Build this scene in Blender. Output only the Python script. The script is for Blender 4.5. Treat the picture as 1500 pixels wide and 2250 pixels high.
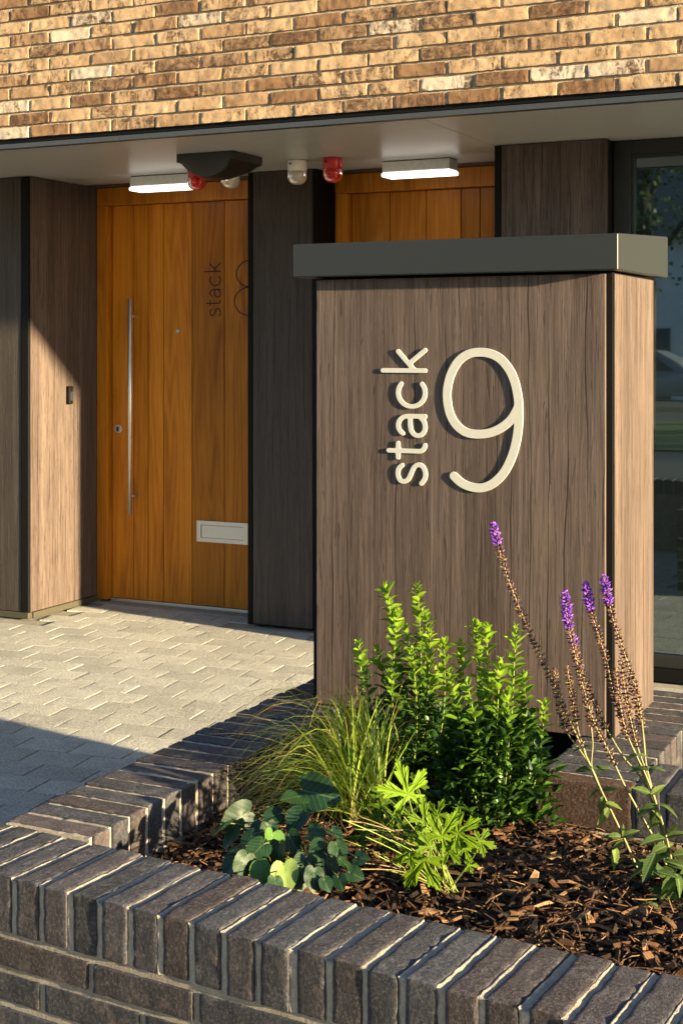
import bpy, bmesh, math, random
import numpy as np
from mathutils import Vector, Matrix, noise

for o in list(bpy.data.objects):
    bpy.data.objects.remove(o, do_unlink=True)
SC = bpy.context.scene
COL = SC.collection
R = math.radians

# ------------------------------------------------------------------ camera, sky, sun, exposure
YAW = R(25.8); FPX = 3125.0; HORIZON = 760.0; CAMZ = 1.464
CY, SY = math.cos(YAW), math.sin(YAW)
cd = bpy.data.cameras.new('camera'); cam = bpy.data.objects.new('camera', cd); COL.objects.link(cam)
cam.location = (0, 0, CAMZ); cam.rotation_euler = (R(90), 0, YAW)
cd.sensor_fit = 'VERTICAL'; cd.sensor_height = 36.0; cd.lens = 50.0
cd.shift_y = -(1125.0 - HORIZON) / 2250.0
cd.clip_start = 0.05; cd.clip_end = 2000
SC.camera = cam
SUN_DIR = Vector((1.0, -0.174, 0.155)).normalized()          # towards the sun
SUN_EL = math.asin(SUN_DIR.z)
w = bpy.data.worlds.new('World'); SC.world = w; w.use_nodes = True
wn = w.node_tree.nodes; wl = w.node_tree.links
sky = wn.new('ShaderNodeTexSky'); sky.sky_type = 'NISHITA'; sky.sun_disc = False
sky.sun_elevation = SUN_EL; sky.sun_rotation = math.atan2(SUN_DIR.x, SUN_DIR.y)
sky.air_density = 1.0; sky.dust_density = 0.6; sky.ozone_density = 2.0
wn['Background'].inputs['Strength'].default_value = 0.075
wl.new(sky.outputs[0], wn['Background'].inputs['Color'])
sd = bpy.data.lights.new('sun', 'SUN'); sun = bpy.data.objects.new('sun', sd); COL.objects.link(sun)
sd.energy = 5.0; sd.angle = R(1.0); sd.color = (1.0, 0.80, 0.455)
sun.rotation_euler = SUN_DIR.to_track_quat('Z', 'Y').to_euler()
sun.location = (6, -3, 6)
SC.view_settings.view_transform = 'Standard'; SC.view_settings.look = 'None'
SC.view_settings.exposure = 2.58; SC.view_settings.gamma = 1.0
SC.render.engine = 'CYCLES'

# ------------------------------------------------------------------ pixel (1500x2250) -> place
def ray(px, py):
    t = (px - 750.0) / FPX
    return CY * t - SY, SY * t + CY, (HORIZON - py) / FPX
def atD(px, py, d):
    a, b, c = ray(px, py); return Vector((a * d, b * d, CAMZ + c * d))
def onY(px, py, Y):
    a, b, c = ray(px, py); return atD(px, py, Y / b)
def onX(px, py, X):
    a, b, c = ray(px, py); return atD(px, py, X / a)
def onZ(px, py, z):
    a, b, c = ray(px, py); return atD(px, py, (z - CAMZ) / c)
def project(p):
    xc = p.x * CY + p.y * SY; zc = -p.x * SY + p.y * CY
    if zc < 0.2: return None
    return 750 + FPX * xc / zc, HORIZON - FPX * (p.z - CAMZ) / zc, zc

# ------------------------------------------------------------------ object helpers
def link(o, parent=None):
    COL.objects.link(o)
    if parent is not None: o.parent = parent
    return o
def tag(o, label=None, cat=None, group=None, kind=None):
    if label: o['label'] = label
    if cat: o['category'] = cat
    if group: o['group'] = group
    if kind: o['kind'] = kind
    return o
def empty(name, loc=(0, 0, 0), rz=0.0):
    o = bpy.data.objects.new(name, None); o.location = loc; o.rotation_euler = (0, 0, rz)
    o.empty_display_size = 0.05
    return link(o)
def obj(name, me, mat=None, parent=None, loc=None, rot=None, world=True):
    """link mesh as an object; loc is in world space, the parent's transform is undone"""
    if mat is not None and len(me.materials) == 0: me.materials.append(mat)
    o = bpy.data.objects.new(name, me); COL.objects.link(o)
    m = Matrix.Translation(loc if loc is not None else (0, 0, 0))
    if rot is not None:
        m = m @ (rot.to_4x4() if isinstance(rot, Matrix) else Matrix.Rotation(rot, 4, 'Z'))
    if parent is not None:
        o.parent = parent
        pm = PM.get(parent.name)
        if pm is None: pm = local_world(parent)
        m = pm.inverted() @ m
    o.matrix_basis = m
    return o
PM = {}
def local_world(o):
    m = o.matrix_basis.copy()
    p = o.parent
    while p is not None:
        m = p.matrix_basis @ m; p = p.parent
    return m
def mesh_from(verts, faces, name='m', smooth=False, mat=None):
    me = bpy.data.meshes.new(name); me.from_pydata([tuple(v) for v in verts], [], faces); me.update()
    if smooth: me.polygons.foreach_set('use_smooth', [True] * len(me.polygons))
    if smooth and name in ('brick', 'buff_brick', 'paver'): me.set_sharp_from_angle(angle=R(38))
    if mat: me.materials.append(mat)
    return me
def bm_mesh(bm, name='m', smooth=False, mat=None):
    bmesh.ops.recalc_face_normals(bm, faces=bm.faces)
    me = bpy.data.meshes.new(name); bm.to_mesh(me); bm.free()
    if smooth: me.polygons.foreach_set('use_smooth', [True] * len(me.polygons))
    if mat: me.materials.append(mat)
    return me
def add_box(bm, lo, hi, bevel=0.0):
    r = bmesh.ops.create_cube(bm, size=1.0)
    lo = Vector(lo); hi = Vector(hi)
    for v in r['verts']:
        v.co = Vector(((lo.x + hi.x) / 2 + v.co.x * (hi.x - lo.x), (lo.y + hi.y) / 2 + v.co.y * (hi.y - lo.y), (lo.z + hi.z) / 2 + v.co.z * (hi.z - lo.z)))
    if bevel > 0:
        es = set()
        for v in r['verts']: es.update(v.link_edges)
        bmesh.ops.bevel(bm, geom=list(es), offset=bevel, segments=2, affect='EDGES', profile=0.6)
def box(name, lo, hi, mat, parent=None, bevel=0.0):
    lo = Vector(lo); hi = Vector(hi); c = (lo + hi) / 2
    bm = bmesh.new(); add_box(bm, lo - c, hi - c, bevel)
    return obj(name, bm_mesh(bm, name), mat, parent, c)
def lathe(prof, n=20):
    vs, fs = [], []
    for (r, z) in prof:
        for k in range(n):
            a = 2 * math.pi * k / n; vs.append((r * math.cos(a), r * math.sin(a), z))
    for i in range(len(prof) - 1):
        for k in range(n):
            fs.append((i * n + k, i * n + (k + 1) % n, (i + 1) * n + (k + 1) % n, (i + 1) * n + k))
    fs.append(tuple(range(n))[::-1]); fs.append(tuple((len(prof) - 1) * n + k for k in range(n)))
    return vs, fs
def tube_data(pts, radii, n=6, vs=None, fs=None):
    if vs is None: vs, fs = [], []
    pts = [Vector(p) for p in pts]; base = len(vs)
    for i, p in enumerate(pts):
        d = (pts[min(i + 1, len(pts) - 1)] - pts[max(i - 1, 0)]).normalized()
        a = d.cross(Vector((0.31, 0.87, 0.11))).normalized(); b = d.cross(a)
        r = radii[i] if hasattr(radii, '__len__') else radii
        for k in range(n):
            t = 2 * math.pi * k / n; vs.append(p + a * (r * math.cos(t)) + b * (r * math.sin(t)))
    for i in range(len(pts) - 1):
        for k in range(n):
            fs.append((base + i * n + k, base + i * n + (k + 1) % n, base + (i + 1) * n + (k + 1) % n, base + (i + 1) * n + k))
    fs.append(tuple(base + k for k in range(n))[::-1]); fs.append(tuple(base + (len(pts) - 1) * n + k for k in range(n)))
    return vs, fs
def catmull(pts, sub=6, closed=False):
    P = [Vector(p) for p in pts]; out = []; n = len(P)
    rng = range(n if closed else n - 1)
    for i in rng:
        if closed: p0, p1, p2, p3 = P[i - 1], P[i], P[(i + 1) % n], P[(i + 2) % n]
        else: p0, p1, p2, p3 = P[max(i - 1, 0)], P[i], P[i + 1], P[min(i + 2, n - 1)]
        for k in range(sub):
            t = k / sub
            out.append(0.5 * ((2 * p1) + (p2 - p0) * t + (2 * p0 - 5 * p1 + 4 * p2 - p3) * t * t + (3 * p1 - p0 - 3 * p2 + p3) * t ** 3))
    out.append(P[0] if closed else P[-1])
    return out

# ------------------------------------------------------------------ materials
class NT:
    def __init__(s, name):
        s.m = bpy.data.materials.new(name); s.m.use_nodes = True
        s.t = s.m.node_tree; s.n = s.t.nodes; s.l = s.t.links
        s.b = s.n['Principled BSDF']; s.out = s.n['Material Output']
        s.tc = s.n.new('ShaderNodeTexCoord'); s.oi = s.n.new('ShaderNodeObjectInfo')
    def put(s, sock, v):
        if isinstance(v, bpy.types.NodeSocket): s.l.new(v, sock)
        elif isinstance(v, (tuple, list)) and sock.type == 'RGBA' and len(v) == 3: sock.default_value = (*v, 1)
        else: sock.default_value = v
    def math(s, op, a, b=0.0, c=0.0, clamp=False):
        n = s.n.new('ShaderNodeMath'); n.operation = op; n.use_clamp = clamp
        for i, v in enumerate((a, b, c)): s.put(n.inputs[i], v)
        return n.outputs[0]
    def vec(s, op, a, b=(0, 0, 0)):
        n = s.n.new('ShaderNodeVectorMath'); n.operation = op; s.put(n.inputs[0], a); s.put(n.inputs[1], b); return n.outputs[0]
    def comb(s, x, y, z):
        n = s.n.new('ShaderNodeCombineXYZ')
        for i, v in enumerate((x, y, z)): s.put(n.inputs[i], v)
        return n.outputs[0]
    def coords(s, scale=(1, 1, 1), per_object=False, src='Object'):
        v = s.tc.outputs[src]
        if per_object:
            r = s.math('MULTIPLY', s.oi.outputs['Random'], 97.0)
            v = s.vec('ADD', v, s.comb(r, s.math('MULTIPLY', r, 0.37), s.math('MULTIPLY', r, 0.71)))
        return s.vec('MULTIPLY', v, scale)
    def noise(s, vec, scale=5, detail=4, rough=0.55, dist=0.0):
        n = s.n.new('ShaderNodeTexNoise'); s.put(n.inputs['Vector'], vec)
        n.inputs['Scale'].default_value = scale; n.inputs['Detail'].default_value = detail
        n.inputs['Roughness'].default_value = rough; n.inputs['Distortion'].default_value = dist
        return n.outputs['Fac']
    def voro(s, vec, scale=5, feature='F1', out='Distance'):
        n = s.n.new('ShaderNodeTexVoronoi'); n.feature = feature; s.put(n.inputs['Vector'], vec); n.inputs['Scale'].default_value = scale
        return n.outputs[out]
    def ramp(s, fac, stops, interp='LINEAR'):
        n = s.n.new('ShaderNodeValToRGB'); n.color_ramp.interpolation = interp; e = n.color_ramp.elements
        while len(e) < len(stops): e.new(0.5)
        for i, (p, c) in enumerate(stops):
            e[i].position = p; e[i].color = (*(c if isinstance(c, (tuple, list)) else (c, c, c)), 1)
        s.put(n.inputs[0], fac); return n.outputs[0]
    def mix(s, f, a, b, mode='MIX'):
        n = s.n.new('ShaderNodeMix'); n.data_type = 'RGBA'; n.blend_type = mode
        s.put(n.inputs[0], f); s.put(n.inputs[6], a); s.put(n.inputs[7], b); return n.outputs[2]
    def bump(s, h, strength=0.5, dist=0.002, normal=None):
        n = s.n.new('ShaderNodeBump'); n.inputs['Strength'].default_value = strength; n.inputs['Distance'].default_value = dist
        s.put(n.inputs['Height'], h)
        if normal is not None: s.l.new(normal, n.inputs['Normal'])
        return n.outputs[0]
    def done(s, color=None, rough=0.6, normal=None, metal=0.0, spec=None):
        if color is not None: s.put(s.b.inputs['Base Color'], color)
        s.put(s.b.inputs['Roughness'], rough); s.put(s.b.inputs['Metallic'], metal)
        if spec is not None: s.put(s.b.inputs['Specular IOR Level'], spec)
        if normal is not None: s.l.new(normal, s.b.inputs['Normal'])
        return s.m

def mat_plain(name, c, rough=0.5, metal=0.0, grain=0.08, scale=60, bump=0.1):
    k = NT(name); n = k.noise(k.coords(), scale, 4)
    col = k.mix(1.0, c, k.ramp(n, [(0.3, 1 - grain), (0.7, 1 + grain)]), 'MULTIPLY')
    return k.done(col, rough, k.bump(n, bump, 0.001), metal)

def mat_cladding(name, dark, mid, light, crack=0.75):
    k = NT(name)
    broad = k.noise(k.coords((9, 9, 0.5), True), 1, 3, 0.5)
    grain = k.noise(k.coords((190, 190, 5.0), True), 1, 6, 0.7, 0.3)
    fine = k.noise(k.coords((420, 420, 14), True), 1, 4, 0.6)
    streak = k.noise(k.coords((48, 48, 1.3), True), 1, 5, 0.6, 0.6)
    mixv = k.math('ADD', k.math('MULTIPLY', broad, 0.30), k.math('ADD', k.math('MULTIPLY', grain, 0.52), k.math('MULTIPLY', streak, 0.32)))
    col = k.ramp(mixv, [(0.40, dark), (0.56, mid), (0.74, light)])
    # long splits: edges of very elongated cells, broken up by a second noise
    def splits(sc, wav, zf, wd, lo, hi, zk, seed):
        sp = k.n.new('ShaderNodeSeparateXYZ'); k.l.new(k.coords((1, 1, 1), True), sp.inputs[0])
        u = k.math('ADD', sp.outputs[0], sp.outputs[1])
        wob = k.noise(k.comb(k.math('MULTIPLY', u, sc * 0.16), seed, k.math('MULTIPLY', sp.outputs[2], zf)), 1, 3, 0.55)
        ph = k.math('ADD', k.math('MULTIPLY', u, sc), k.math('MULTIPLY', wob, wav))
        d = k.math('ABSOLUTE', k.math('SUBTRACT', k.math('FRACT', ph), 0.5))
        keep = k.noise(k.comb(k.math('MULTIPLY', k.math('FLOOR', ph), 3.7), seed, k.math('MULTIPLY', sp.outputs[2], zk)), 1, 3, 0.6)
        return k.math('GREATER_THAN', k.math('MULTIPLY', k.ramp(keep, [(lo, 0.0), (hi, 1.0)]), wd), d)
    cr = splits(22, 1.8, 1.2, 0.046, 0.45, 0.60, 1.8, 0.3)
    cr2 = k.math('MAXIMUM', splits(95, 5.0, 3.0, 0.16, 0.52, 0.66, 13.0, 5.3), splits(60, 4.0, 2.2, 0.12, 0.52, 0.66, 9.0, 11.9))
    crk = k.math('MAXIMUM', cr, k.math('MULTIPLY', cr2, 0.6))
    col = k.mix(k.math('MULTIPLY', crk, crack), col, tuple(x * 0.28 for x in dark))
    h = k.math('SUBTRACT', k.math('ADD', k.math('MULTIPLY', grain, 0.5), k.math('MULTIPLY', fine, 0.3)), k.math('MULTIPLY', crk, 0.8))
    return k.done(col, 0.55, k.bump(h, 0.7, 0.0018), spec=0.22)

def mat_oak(name, c_dark, c_mid, c_light):
    k = NT(name)
    v = k.coords((1, 1, 1), True)
    cn = k.noise(k.vec('MULTIPLY', v, (9, 9, 0.55)), 1, 2, 0.45, 0.2)
    fr = k.math('FRACT', k.math('MULTIPLY', cn, 11.0))
    cath = k.math('ABSOLUTE', k.math('SUBTRACT', k.math('MULTIPLY', fr, 2.0), 1.0))
    grain = k.noise(k.vec('MULTIPLY', v, (260, 260, 7)), 1, 5, 0.65)
    broad = k.noise(k.vec('MULTIPLY', v, (10, 10, 0.6)), 1, 3)
    f = k.math('ADD', k.math('MULTIPLY', cath, 0.16), k.math('ADD', k.math('MULTIPLY', grain, 0.36), k.math('MULTIPLY', broad, 0.52)))
    col = k.ramp(f, [(0.32, c_dark), (0.52, c_mid), (0.74, c_light)])
    tint = k.ramp(k.oi.outputs['Random'], [(0.0, 0.72), (1.0, 1.18)])
    col = k.mix(1.0, col, tint, 'MULTIPLY')
    return k.done(col, 0.42, k.bump(grain, 0.12, 0.0006), spec=0.2)

def mat_buff_brick():
    k = NT('buff_brick'); v = k.coords((1, 1, 1), True)
    rnd = k.oi.outputs['Random']
    n1 = k.noise(v, 9, 4, 0.6, 0.3); n2 = k.noise(k.vec('MULTIPLY', v, (1, 1, 1.5)), 34, 5, 0.68, 0.9); n3 = k.noise(v, 210, 3, 0.6)
    buff = k.ramp(n1, [(0.30, (0.33, 0.212, 0.118)), (0.5, (0.425, 0.285, 0.168)), (0.72, (0.50, 0.355, 0.225))])
    brown = k.ramp(n1, [(0.3, (0.15, 0.08, 0.045)), (0.7, (0.29, 0.165, 0.085))])
    white = k.ramp(n1, [(0.3, (0.46, 0.38, 0.29)), (0.7, (0.60, 0.52, 0.43))])
    isb = k.ramp(rnd, [(0.0, 0.0), (0.44, 0.0), (0.441, 0.55), (0.68, 0.95), (0.91, 0.0), (1.0, 0.0)], 'CONSTANT')
    isw = k.ramp(rnd, [(0.0, 0.0), (0.91, 0.0), (0.912, 0.75), (0.96, 0.95)], 'CONSTANT')
    r2 = k.math('FRACT', k.math('MULTIPLY', rnd, 37.7))
    col = k.mix(isb, buff, brown)
    col = k.mix(isw, col, white)
    # kiln marks: dark smears whose amount differs from brick to brick
    lo = k.math('SUBTRACT', 0.66, k.math('MULTIPLY', r2, 0.27))
    lo = k.math('SUBTRACT', lo, k.math('MULTIPLY', isb, 0.10))
    smear = k.noise(k.vec('MULTIPLY', v, (2.1, 2, 0.8)), 11, 5, 0.66, 0.8)
    m = k.math('MULTIPLY', k.math('SUBTRACT', smear, lo), 9.0, clamp=True)
    m = k.math('MULTIPLY', m, k.ramp(n2, [(0.36, 0.15), (0.6, 1.0)]))
    col = k.mix(m, col, (0.075, 0.042, 0.028))
    col = k.mix(k.ramp(n2, [(0.57, 0.0), (0.70, 0.65)]), col, (0.11, 0.06, 0.036))
    col = k.mix(k.ramp(n3, [(0.30, 0.35), (0.48, 0.0)]), col, (0.20, 0.11, 0.06))
    h = k.math('ADD', k.math('MULTIPLY', n2, 1.0), k.math('ADD', k.math('MULTIPLY', n3, 0.2), k.math('MULTIPLY', m, -0.6)))
    return k.done(col, 0.9, k.bump(h, 0.4, 0.003), spec=0.15)

def mat_dark_brick(name='dark_brick', red_all=False):
    k = NT(name); v = k.coords((1, 1, 1), True); rnd = k.oi.outputs['Random']
    n1 = k.noise(v, 14, 4, 0.6, 0.4); n2 = k.noise(v, 75, 5, 0.65); n3 = k.noise(v, 380, 3, 0.65); n4 = k.noise(v, 30, 5, 0.62, 0.5)
    a = k.ramp(n1, [(0.3, (0.026, 0.027, 0.036)), (0.52, (0.041, 0.042, 0.053)), (0.74, (0.066, 0.067, 0.080))])
    red = k.ramp(n1, [(0.3, (0.044, 0.033, 0.036)), (0.7, (0.078, 0.058, 0.060))])
    col = k.mix(1.0 if red_all else k.ramp(rnd, [(0.40, 0.0), (0.85, 0.75)]), a, (0.048, 0.025, 0.018) if red_all else red)
    tint = k.ramp(k.math('FRACT', k.math('MULTIPLY', rnd, 53.3)), [(0.0, 0.72), (1.0, 1.22)])
    col = k.mix(1.0, col, tint, 'MULTIPLY')
    col = k.mix(k.ramp(n4, [(0.56, 0.0), (0.78, 0.42)]), col, (0.17, 0.175, 0.195))      # pale bloom of lime
    col = k.mix(k.ramp(n4, [(0.24, 0.7), (0.36, 0.0)]), col, (0.026, 0.024, 0.025))
    col = k.mix(k.ramp(n3, [(0.62, 0.0), (0.72, 0.5)]), col, (0.20, 0.185, 0.17))
    col = k.mix(k.ramp(n3, [(0.27, 0.7), (0.38, 0.0)]), col, (0.022, 0.02, 0.02))
    n5 = k.noise(v, 170, 4, 0.75)
    col = k.mix(k.ramp(n5, [(0.52, 0.0), (0.66, 0.32)]), col, (0.21, 0.20, 0.195))
    col = k.mix(k.ramp(n5, [(0.36, 0.6), (0.47, 0.0)]), col, (0.018, 0.017, 0.018))
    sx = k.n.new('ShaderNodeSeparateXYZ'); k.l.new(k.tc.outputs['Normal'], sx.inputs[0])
    side_face = k.math('SUBTRACT', 1.0, k.math('ABSOLUTE', sx.outputs[2]))
    col = k.mix(1.0, col, k.ramp(side_face, [(0.25, 1.10), (0.75, 0.68)]), 'MULTIPLY')  # shade painted into the colour: upright faces darker, tops lighter
    col = k.mix(k.math('MULTIPLY', k.ramp(n4, [(0.54, 0.0), (0.70, 0.55)]), k.ramp(side_face, [(0.3, 0.0), (0.7, 1.0)])), col, (0.070, 0.046, 0.034))
    h = k.math('ADD', k.math('MULTIPLY', n2, 0.8), k.math('ADD', k.math('MULTIPLY', n3, 0.35), k.math('MULTIPLY', n5, 0.6)))
    return k.done(col, 0.85, k.bump(h, 0.9, 0.0026), spec=0.2)

def mat_mortar(name, a, b):
    k = NT(name); v = k.coords(); n = k.noise(v, 22, 4); g = k.noise(v, 420, 4, 0.7); g2 = k.noise(v, 120, 3, 0.6)
    col = k.mix(k.ramp(g, [(0.35, 0.5), (0.6, 0.0)]), k.ramp(n, [(0.3, a), (0.7, b)]), tuple(x * 0.5 for x in a))
    return k.done(col, 0.95, k.bump(k.math('ADD', g, k.math('MULTIPLY', g2, 1.4)), 0.8, 0.003), spec=0.1)

def mat_paver():
    k = NT('concrete_paver'); v = k.coords((1, 1, 1), True)
    n = k.noise(v, 7, 4, 0.6); g = k.noise(v, 135, 5, 0.8); g2 = k.noise(v, 60, 3, 0.7)
    col = k.ramp(n, [(0.28, (0.28, 0.273, 0.258)), (0.72, (0.39, 0.380, 0.356))])
    col = k.mix(k.ramp(g, [(0.36, 0.8), (0.47, 0.0)]), col, (0.15, 0.14, 0.125))
    col = k.mix(k.ramp(g, [(0.52, 0.0), (0.64, 0.7)]), col, (0.62, 0.60, 0.56))
    tint = k.ramp(k.oi.outputs['Random'], [(0.0, 0.86), (1.0, 1.10)])
    col = k.mix(1.0, col, tint, 'MULTIPLY')
    return k.done(col, 0.92, k.bump(k.math('ADD', g, k.math('MULTIPLY', g2, 1.2)), 1.0, 0.006), spec=0.15)

def mat_leaf(name, c=None, trans=0.35, rough=0.4, vein=0.25, vcol=False, spec=0.5, tscale=(1.25, 1.35, 0.6)):
    """c None: colour from the object (Object Info colour); vcol: from the colour attribute"""
    k = NT(name)
    if vcol:
        a = k.n.new('ShaderNodeAttribute'); a.attribute_name = 'col'; base = a.outputs['Color']
    elif c is None: base = k.oi.outputs['Color']
    else: base = k.mix(0.0, c, c)
    n = k.noise(k.coords((1, 1, 1), True), 55, 4, 0.6)
    base = k.mix(1.0, base, k.ramp(n, [(0.3, 1 - vein), (0.7, 1 + vein)]), 'MULTIPLY')
    k.done(base, rough, k.bump(n, 0.25, 0.001), spec=spec)
    tr = k.n.new('ShaderNodeBsdfTranslucent'); k.put(tr.inputs['Color'], k.mix(1.0, base, tscale, 'MULTIPLY'))
    mx = k.n.new('ShaderNodeMixShader'); mx.inputs[0].default_value = trans
    k.l.new(k.b.outputs[0], mx.inputs[1]); k.l.new(tr.outputs[0], mx.inputs[2]); k.l.new(mx.outputs[0], k.out.inputs['Surface'])
    return k.m

def mat_emit(name, c, strength, base=(0.8, 0.8, 0.8)):
    k = NT(name); k.put(k.b.inputs['Emission Color'], c); k.b.inputs['Emission Strength'].default_value = strength
    return k.done(base, 0.4)

def mat_glassy(name, c, rough=0.12, trans=0.75, ior=1.45):
    k = NT(name); k.b.inputs['Transmission Weight'].default_value = trans; k.b.inputs['IOR'].default_value = ior
    return k.done(c, rough)

def mat_pane():
    k = NT('window_glass'); g = k.n.new('ShaderNodeBsdfGlossy'); g.inputs['Roughness'].default_value = 0.015
    g.inputs['Color'].default_value = (0.72, 0.90, 1.0, 1)
    k.done((0.006, 0.009, 0.010), 0.05, spec=0.3)
    wob = k.noise(k.coords(), 2.2, 1); k.l.new(k.bump(wob, 0.04, 0.01), g.inputs['Normal'])
    fr = k.n.new('ShaderNodeFresnel'); fr.inputs['IOR'].default_value = 2.9
    mx = k.n.new('ShaderNodeMixShader'); k.l.new(fr.outputs[0], mx.inputs[0])
    k.l.new(k.b.outputs[0], mx.inputs[1]); k.l.new(g.outputs[0], mx.inputs[2]); k.l.new(mx.outputs[0], k.out.inputs['Surface'])
    return k.m

M = {}
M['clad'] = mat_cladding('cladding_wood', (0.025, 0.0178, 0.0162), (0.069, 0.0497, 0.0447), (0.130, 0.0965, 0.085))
M['clad_shaded'] = mat_cladding('cladding_wood_shaded', (0.020, 0.0150, 0.0130), (0.044, 0.0335, 0.0295), (0.070, 0.0545, 0.0480), 0.7)  # same cladding in a darker copy, the panels' shade put into its colour
M['oak'] = mat_oak('oak', (0.24, 0.072, 0.005), (0.42, 0.140, 0.009), (0.54, 0.200, 0.016))
M['brick'] = mat_buff_brick()
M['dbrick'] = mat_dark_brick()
M['rbrick'] = mat_dark_brick('red_brown_brick', True)
M['mortar'] = mat_mortar('facade_mortar', (0.34, 0.265, 0.19), (0.44, 0.355, 0.265))
M['wmortar'] = mat_mortar('wall_mortar', (0.20, 0.178, 0.155), (0.29, 0.258, 0.222))
M['jmortar'] = mat_mortar('joint_mortar', (0.23, 0.205, 0.18), (0.36, 0.325, 0.28))
M['paver'] = mat_paver()
M['bedding'] = mat_mortar('paver_bedding', (0.24, 0.225, 0.195), (0.34, 0.315, 0.275))
M['soil'] = mat_mortar('soil', (0.018, 0.012, 0.009), (0.035, 0.024, 0.017))
M['black'] = mat_plain('black_metal', (0.0040, 0.0040, 0.0042), 0.6); M['black'].node_tree.nodes['Principled BSDF'].inputs['Specular IOR Level'].default_value = 0.12
M['trim'] = mat_plain('grey_aluminium', (0.040, 0.043, 0.048), 0.38, 0.0, 0.05)
M['soffit'] = mat_plain('soffit_board', (0.40, 0.392, 0.38), 0.33, 0.0, 0.03, 8, 0.03)
M['cap'] = mat_plain('olive_grey_powder_coat', (0.0150, 0.0163, 0.0172), 0.40, 0.0, 0.03, 900, 0.05)
M['basetrim'] = mat_plain('bronze_trim', (0.045, 0.040, 0.028), 0.45)
M['steel'] = mat_plain('brushed_steel', (0.72, 0.70, 0.66), 0.45, 1.0, 0.05, 200)
M['alu'] = mat_plain('satin_aluminium', (0.55, 0.54, 0.53), 0.38, 0.85, 0.05, 300)
M['cream'] = mat_plain('cream_paint', (0.40, 0.395, 0.37), 0.45, 0.0, 0.03)
M['engrave'] = mat_plain('scorched_groove', (0.030, 0.011, 0.004), 0.9)
M['white_pl'] = mat_plain('white_plastic', (0.62, 0.60, 0.57), 0.4)
M['red_pl'] = mat_plain('red_plastic', (0.42, 0.012, 0.012), 0.3)
M['red_lens'] = mat_glassy('red_lens', (0.75, 0.02, 0.02), 0.15, 0.55)
M['clear_lens'] = mat_glassy('clear_lens', (0.86, 0.84, 0.80), 0.18, 0.7)
M['lamp'] = mat_emit('lit_diffuser', (1.0, 0.95, 0.88), 0.6)
M['pane'] = mat_pane(); M['unit'] = mat_plain('black_polycarbonate', (0.012, 0.011, 0.010), 0.38)
M['houseglass'] = mat_plain('dark_glass', (0.02, 0.025, 0.03), 0.08)
M['frame'] = mat_plain('dark_window_frame', (0.008, 0.008, 0.0085), 0.5)

# ------------------------------------------------------------------ brick-like pieces: rounded, chipped boxes
def rough_box(L, W, H, n, seed, rad=0.004, amp=0.0012, chip=0.003, freq=38.0, smooth=True, dish=0.0):
    """box L x W x H centred on the origin, n=(nx,ny,nz) cells, worn edges and an uneven face"""
    nx, ny, nz = n; key = {}; vs = []; fs = []
    half = Vector((L / 2, W / 2, H / 2)); off = Vector((seed * 13.7, seed * 7.1, seed * 3.3))
    def vert(i, j, k):
        if (i, j, k) in key: return key[(i, j, k)]
        def sp(q, m):      # more vertices near the ends
            u = 2.0 * q / m - 1.0
            return math.copysign(1 - (1 - abs(u)) ** 1.35, u) if m > 3 else u
        p = Vector((sp(i, nx) * half.x, sp(j, ny) * half.y, sp(k, nz) * half.z))
        r = rad
        inner = Vector((max(-half.x + r, min(half.x - r, p.x)), max(-half.y + r, min(half.y - r, p.y)), max(-half.z + r, min(half.z - r, p.z))))
        d = p - inner
        nrm = d.normalized() if d.length > 1e-9 else Vector((0, 0, 1))
        q = inner + nrm * min(d.length, r)
        ax = sum(1 for a in range(3) if abs(abs(p[a]) - half[a]) < 1e-6)
        nv = noise.fractal((p + off) * freq, 1.0, 2.0, 4)
        q = q + nrm * (nv * amp)
        if ax >= 2 or max(d.length - r, 0) > 0:
            c = noise.noise((p + off) * freq * 1.7) + 0.6 * noise.noise((p + off) * freq * 4.1)
            q = q - nrm * max(0.0, c) * chip
        key[(i, j, k)] = len(vs); vs.append(q); return key[(i, j, k)]
    for i in range(nx):
        for j in range(ny):
            for k in (0, nz):
                f = [vert(i, j, k), vert(i + 1, j, k), vert(i + 1, j + 1, k), vert(i, j + 1, k)]
                fs.append(tuple(f if k else f[::-1]))
    for i in range(nx):
        for k in range(nz):
            for j in (0, ny):
                f = [vert(i, j, k), vert(i + 1, j, k), vert(i + 1, j, k + 1), vert(i, j, k + 1)]
                fs.append(tuple(f if not j else f[::-1]))
    for j in range(ny):
        for k in range(nz):
            for i in (0, nx):
                f = [vert(i, j, k), vert(i, j + 1, k), vert(i, j + 1, k + 1), vert(i, j, k + 1)]
                fs.append(tuple(f if i else f[::-1]))
    return vs, fs

rnd = random.Random(7)

# ================================================================== ground
def sheet(name, x0, x1, y0, y1, z, mat):
    me = mesh_from([(x0, y0, 0), (x1, y0, 0), (x1, y1, 0), (x0, y1, 0)], [(0, 1, 2, 3)], name)
    o = obj(name, me, mat, None, (0, 0, z)); o['kind'] = 'structure'; return o
k = NT('earth'); M['earth'] = k.done(k.ramp(k.noise(k.coords(), 0.6, 4), [(0.3, (0.05, 0.06, 0.03)), (0.7, (0.08, 0.085, 0.045))]), 0.95)
k = NT('asphalt'); g = k.noise(k.coords(), 90, 4, 0.7)
M['asphalt'] = k.done(k.ramp(g, [(0.3, (0.035, 0.036, 0.038)), (0.7, (0.065, 0.066, 0.068))]), 0.85, k.bump(g, 0.5, 0.004))
k = NT('lawn_green'); g = k.noise(k.coords(), 30, 5, 0.7)
M['lawn'] = k.done(k.ramp(g, [(0.3, (0.03, 0.055, 0.012)), (0.7, (0.085, 0.13, 0.03))]), 0.95, k.bump(g, 0.9, 0.02))
sheet('ground', -400, 400, -400, 400, -0.16, M['earth'])
sheet('road', -60, 60, -9.0, -1.6, -0.13, M['asphalt'])
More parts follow.
